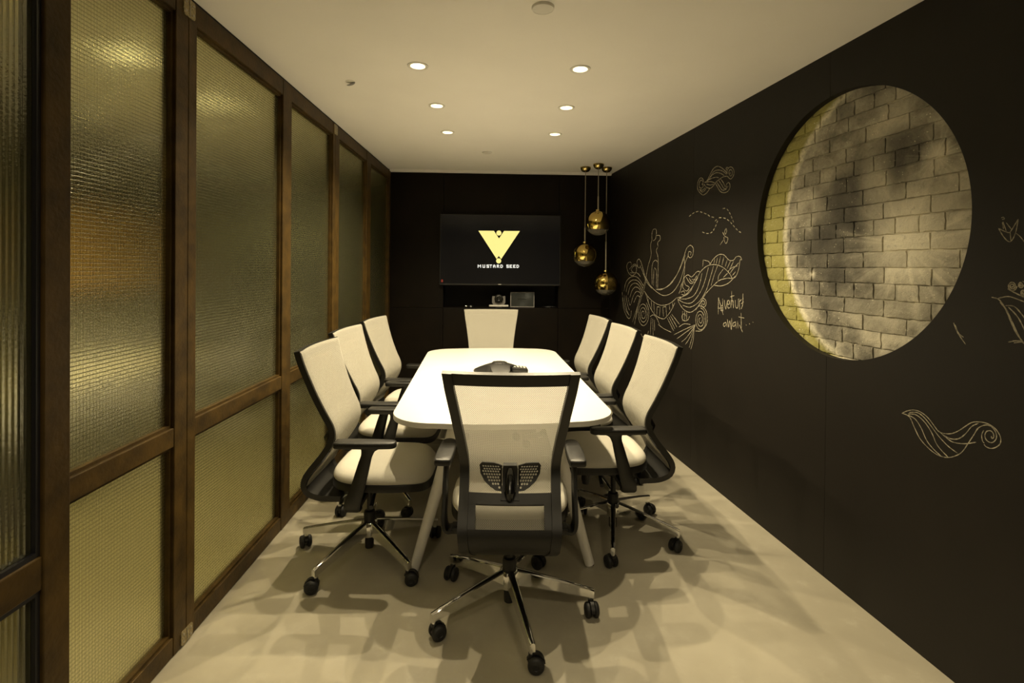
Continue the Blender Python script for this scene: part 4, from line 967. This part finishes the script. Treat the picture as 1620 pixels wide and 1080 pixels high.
ship = [
 [(395,575),(450,568),(510,520),(560,430),(600,320),(620,260),(650,235),(672,260),(668,310),(650,332),(632,318),(638,285),(655,290),(650,312)], [(300,480),(340,550),(400,605),(450,625),(510,600),(560,530),(590,450),(610,370),(635,310)], [(380,575),(420,580),(480,545),(540,470),(580,390),(610,310)],
 [(300,490),(285,430),(265,365),(250,342),(235,360),(240,400),(255,410),(262,390)], [(262,400),(290,470),(310,520),(350,570)], [(600,330),(606,400),(595,500),(570,560)],
 [(290,590),(340,655),(400,695),(450,700),(500,680),(545,640)], [(300,600),(330,700),(370,770),(430,805),(460,795),(500,740),(530,680)],
 [(345,660),(350,735)], [(365,675),(370,760)], [(390,712),(388,780)], [(415,715),(410,785)], [(390,712),(415,715)], [(435,715),(440,790)], [(460,710),(465,790)], [(435,715),(460,710)], [(485,690),(490,740)], [(510,680),(515,720)], [(318,630),(325,690)],
 [(358,115),(350,150),(352,195)], [(358,115),(372,108),(385,120),(380,180),(360,200)], [(385,160),(410,160),(415,190),(395,215),(400,245)], [(352,190),(340,240),(345,310),(320,400),(300,500),(270,600),(235,720),(200,830)], [(395,250),(385,280),(398,330),(398,440),(395,575)],
 [(360,365),(380,350),(395,365)], [(360,365),(350,420),(352,540)], [(370,410),(385,440),(385,570)], [(365,420),(362,550)], [(310,490),(285,590),(250,700),(215,840)],
 [(165,370),(155,400),(170,450),(200,470),(230,440),(225,395),(205,400),(190,430),(205,440)], [(165,370),(185,365),(190,390)], [(175,420),(215,380),(235,400)], [(180,450),(235,450),(262,480)],
 [(135,590),(150,520),(190,480),(240,485),(285,550)], [(150,600),(165,540),(200,505),(245,515),(280,570)], [(165,620),(180,560),(210,530),(245,540),(275,590)], [(180,640),(195,590),(220,560),(250,570),(270,610)], [(195,660),(210,620),(230,595),(255,600),(268,630)], [(210,680),(225,645),(240,625),(262,640)],
 [(120,600),(125,680),(135,740),(165,800),(185,790),(190,740)], [(135,620),(145,690),(160,750),(175,780)], [(150,625),(160,690),(175,740)], [(165,640),(180,700),(200,650)], [(125,640),(140,720),(165,770)],
 spiral(283, 768, 46, 102, 3.2, R(-60)), [(240,700),(225,790),(215,850)],
 [(550,640),(600,630),(650,590),(690,510),(730,440),(780,395),(840,385),(900,405),(950,450),(970,490),(940,490),(880,505),(830,545),(770,610),(740,660),(700,720),(650,755),(600,735),(560,680),(550,640)],
 [(560,650),(620,610),(670,550),(710,480)], [(740,450),(720,540),(680,620),(620,650),(560,650)], [(790,405),(760,520),(720,610),(660,680),(600,680),(555,655)], [(830,395),(800,500),(770,590),(720,670),(650,715),(590,700)], [(860,395),(830,480),(810,550)], [(905,420),(870,470),(865,510)], [(940,450),(905,485)],
 [(970,490),(1000,480),(1025,420),(1035,350),(1048,348),(1035,322),(1005,325),(985,350),(950,350),(910,310),(870,308),(830,340),(800,385)], [(835,545),(890,550),(950,525),(1000,470)],
 [(860,330),(850,380)], [(885,315),(870,385)], [(910,325),(895,390)], [(935,350),(920,400)], [(960,360),(935,415)], [(985,360),(950,430)], [(1015,395),(970,410),(940,440)], [(1025,370),(980,420),(960,450)], [(1000,440),(975,470)], [(750,345),(745,400)], [(755,350),(790,360),(800,380)], [(840,340),(830,385)],
 [(560,610),(580,560),(600,490),(630,465),(660,480),(700,440),(725,440)], [(600,490),(610,540),(640,560),(620,590),(590,560),(600,510)], [(575,600),(600,590),(605,620),(580,615)], [(640,490),(665,520),(700,470)], [(660,500),(690,500)], [(615,480),(650,530),(680,520)],
 spiral(727, 812, 46, 92, 3.0, R(-90)), [(690,900),(740,895),(780,830),(770,740),(720,705),(690,740)], spiral(750, 685, 26, 38, 1.8, R(-90)),
 [(470,800),(520,900)], [(482,790),(530,885)], [(494,780),(545,870)], [(505,770),(565,850)], spiral(605, 785, 38, 46, 1.0), [(590,745),(588,825)], [(605,742),(605,828)], [(620,748),(622,822)],
 [(690,850),(600,890),(520,930)], [(688,855),(600,920),(545,960)], [(686,860),(620,950),(580,985)], [(684,865),(640,960),(610,1005)], [(682,870),(655,980),(640,1030)], [(680,880),(670,980),(652,1040)], [(560,870),(600,845),(650,850)],
 [(335,790),(360,775),(385,795),(410,850)], [(345,800),(338,930)], [(357,805),(360,935)], [(370,815),(372,900)], [(255,900),(280,945),(310,940),(325,900)], [(400,850),(440,880),(500,910)]]
chalk('chalk_ship', 'large chalk drawing of a curled ship and raised arm behind the chairs', ship, *Z4, width=0.0044, seed=5)
chalk('chalk_writing', 'scrawled chalk writing beside the round mural', [
 [(868,640),(866,770)], [(868,640),(905,775)], [(862,725),(900,720)], [(900,650),(903,745)], [(903,705),(888,705),(886,740),(902,742)], [(913,660),(924,730),(938,660)], [(938,695),(954,688),(948,662),(938,676),(942,720),(956,718)], [(964,722),(966,665),(982,672),(984,722)],
 [(970,590),(973,700)], [(956,637),(990,625)], [(998,660),(1002,715),(1018,715),(1022,650)], [(1030,650),(1032,735)], [(1032,672),(1046,655)], [(1058,610),(1056,690),(1044,730)], [(1044,690),(1064,672)],
 [(925,835),(912,838),(905,855),(914,866),(925,850)], [(925,830),(935,870)], [(937,810),(946,870),(956,820),(968,890),(971,800)], [(1000,832),(984,836),(978,855),(988,866),(1000,848)], [(1000,825),(1006,880)], [(1016,822),(1020,880)], [(1043,760),(1046,885)], [(1022,790),(1068,800)], [(1030,850),(1055,910)],
 [(1081,852),(1086,857)], [(1106,842),(1111,848)], [(1133,830),(1137,834)]], *Z4, width=0.0055, seed=6, cat='chalk writing', parts='stroke')
Z5 = (1400, 560, 5.4)
chalk('chalk_curl', 'chalk plume ending in a curl, low on the wall under the round mural', [
 [(145,507),(190,485),(250,477),(310,497),(370,545),(420,610),(460,660),(510,678),(570,678),(630,655),(690,615),(740,585),(790,578),(850,585),(910,610),(960,655),(990,715),(985,765),(950,795),(905,805),(865,790),(848,770)],
 [(150,505),(210,535),(250,620),(300,720),(370,800),(450,860),(530,882),(600,870),(660,835),(710,765),(760,690),(800,630),(860,605),(905,615)], [(200,520),(260,555),(310,630),(360,740),(420,815),(480,870)], [(200,510),(270,520),(340,580),(400,670),(450,780),(540,880)],
 [(210,498),(280,500),(340,545),(400,620),(460,700),(540,785),(620,845)], [(460,655),(510,700),(580,750),(680,765),(780,752)], [(500,690),(560,722),(630,722),(690,680),(740,620),(800,590)],
 [(905,612),(945,660),(955,710),(935,745),(905,755),(870,735),(855,695),(870,660),(905,655),(928,680),(930,710),(915,720),(910,700)], [(845,650),(828,690),(835,740),(850,760)]], *Z5, width=0.0029, seed=7)
Z3 = (1480, 320, 4.5)
chalk('chalk_boat', 'chalk paper boat with a little figure at the right edge', [[(450,185),(490,250),(533,280),(570,220),(590,120)], [(450,185),(490,205),(525,215),(540,200),(590,120)], [(533,215),(538,275)], [(485,190),(480,140),(505,205)], [(505,145),(540,190)], [(470,110),(485,105),(490,120),(475,120)], [(575,220),(605,245),(640,290)]], *Z3, width=0.0026, seed=8)
chalk('chalk_surf', 'chalk breaking wave with curled crests at the right edge', [[(400,675),(450,690),(490,740),(520,790),(560,880),(610,980),(640,1010)], [(440,685),(520,670),(600,695),(650,715)], [(500,735),(560,740),(610,790),(640,830)], [(460,710),(500,760),(530,830),(570,920),(630,1000)], [(520,745),(590,820),(640,920)],
 spiral(548, 595, 33, 36, 2.4, 0), spiral(608, 586, 20, 24, 1.8, 0), spiral(625, 642, 20, 26, 1.8, 0), [(515,615),(560,640),(630,675)], [(130,855),(150,910),(180,960),(215,1010)], [(140,870),(165,930),(200,960)], [(520,995),(570,985),(620,990),(560,1000)], [(620,560),(700,600)], [(640,690),(720,760)]], *Z3, width=0.0032, seed=9)
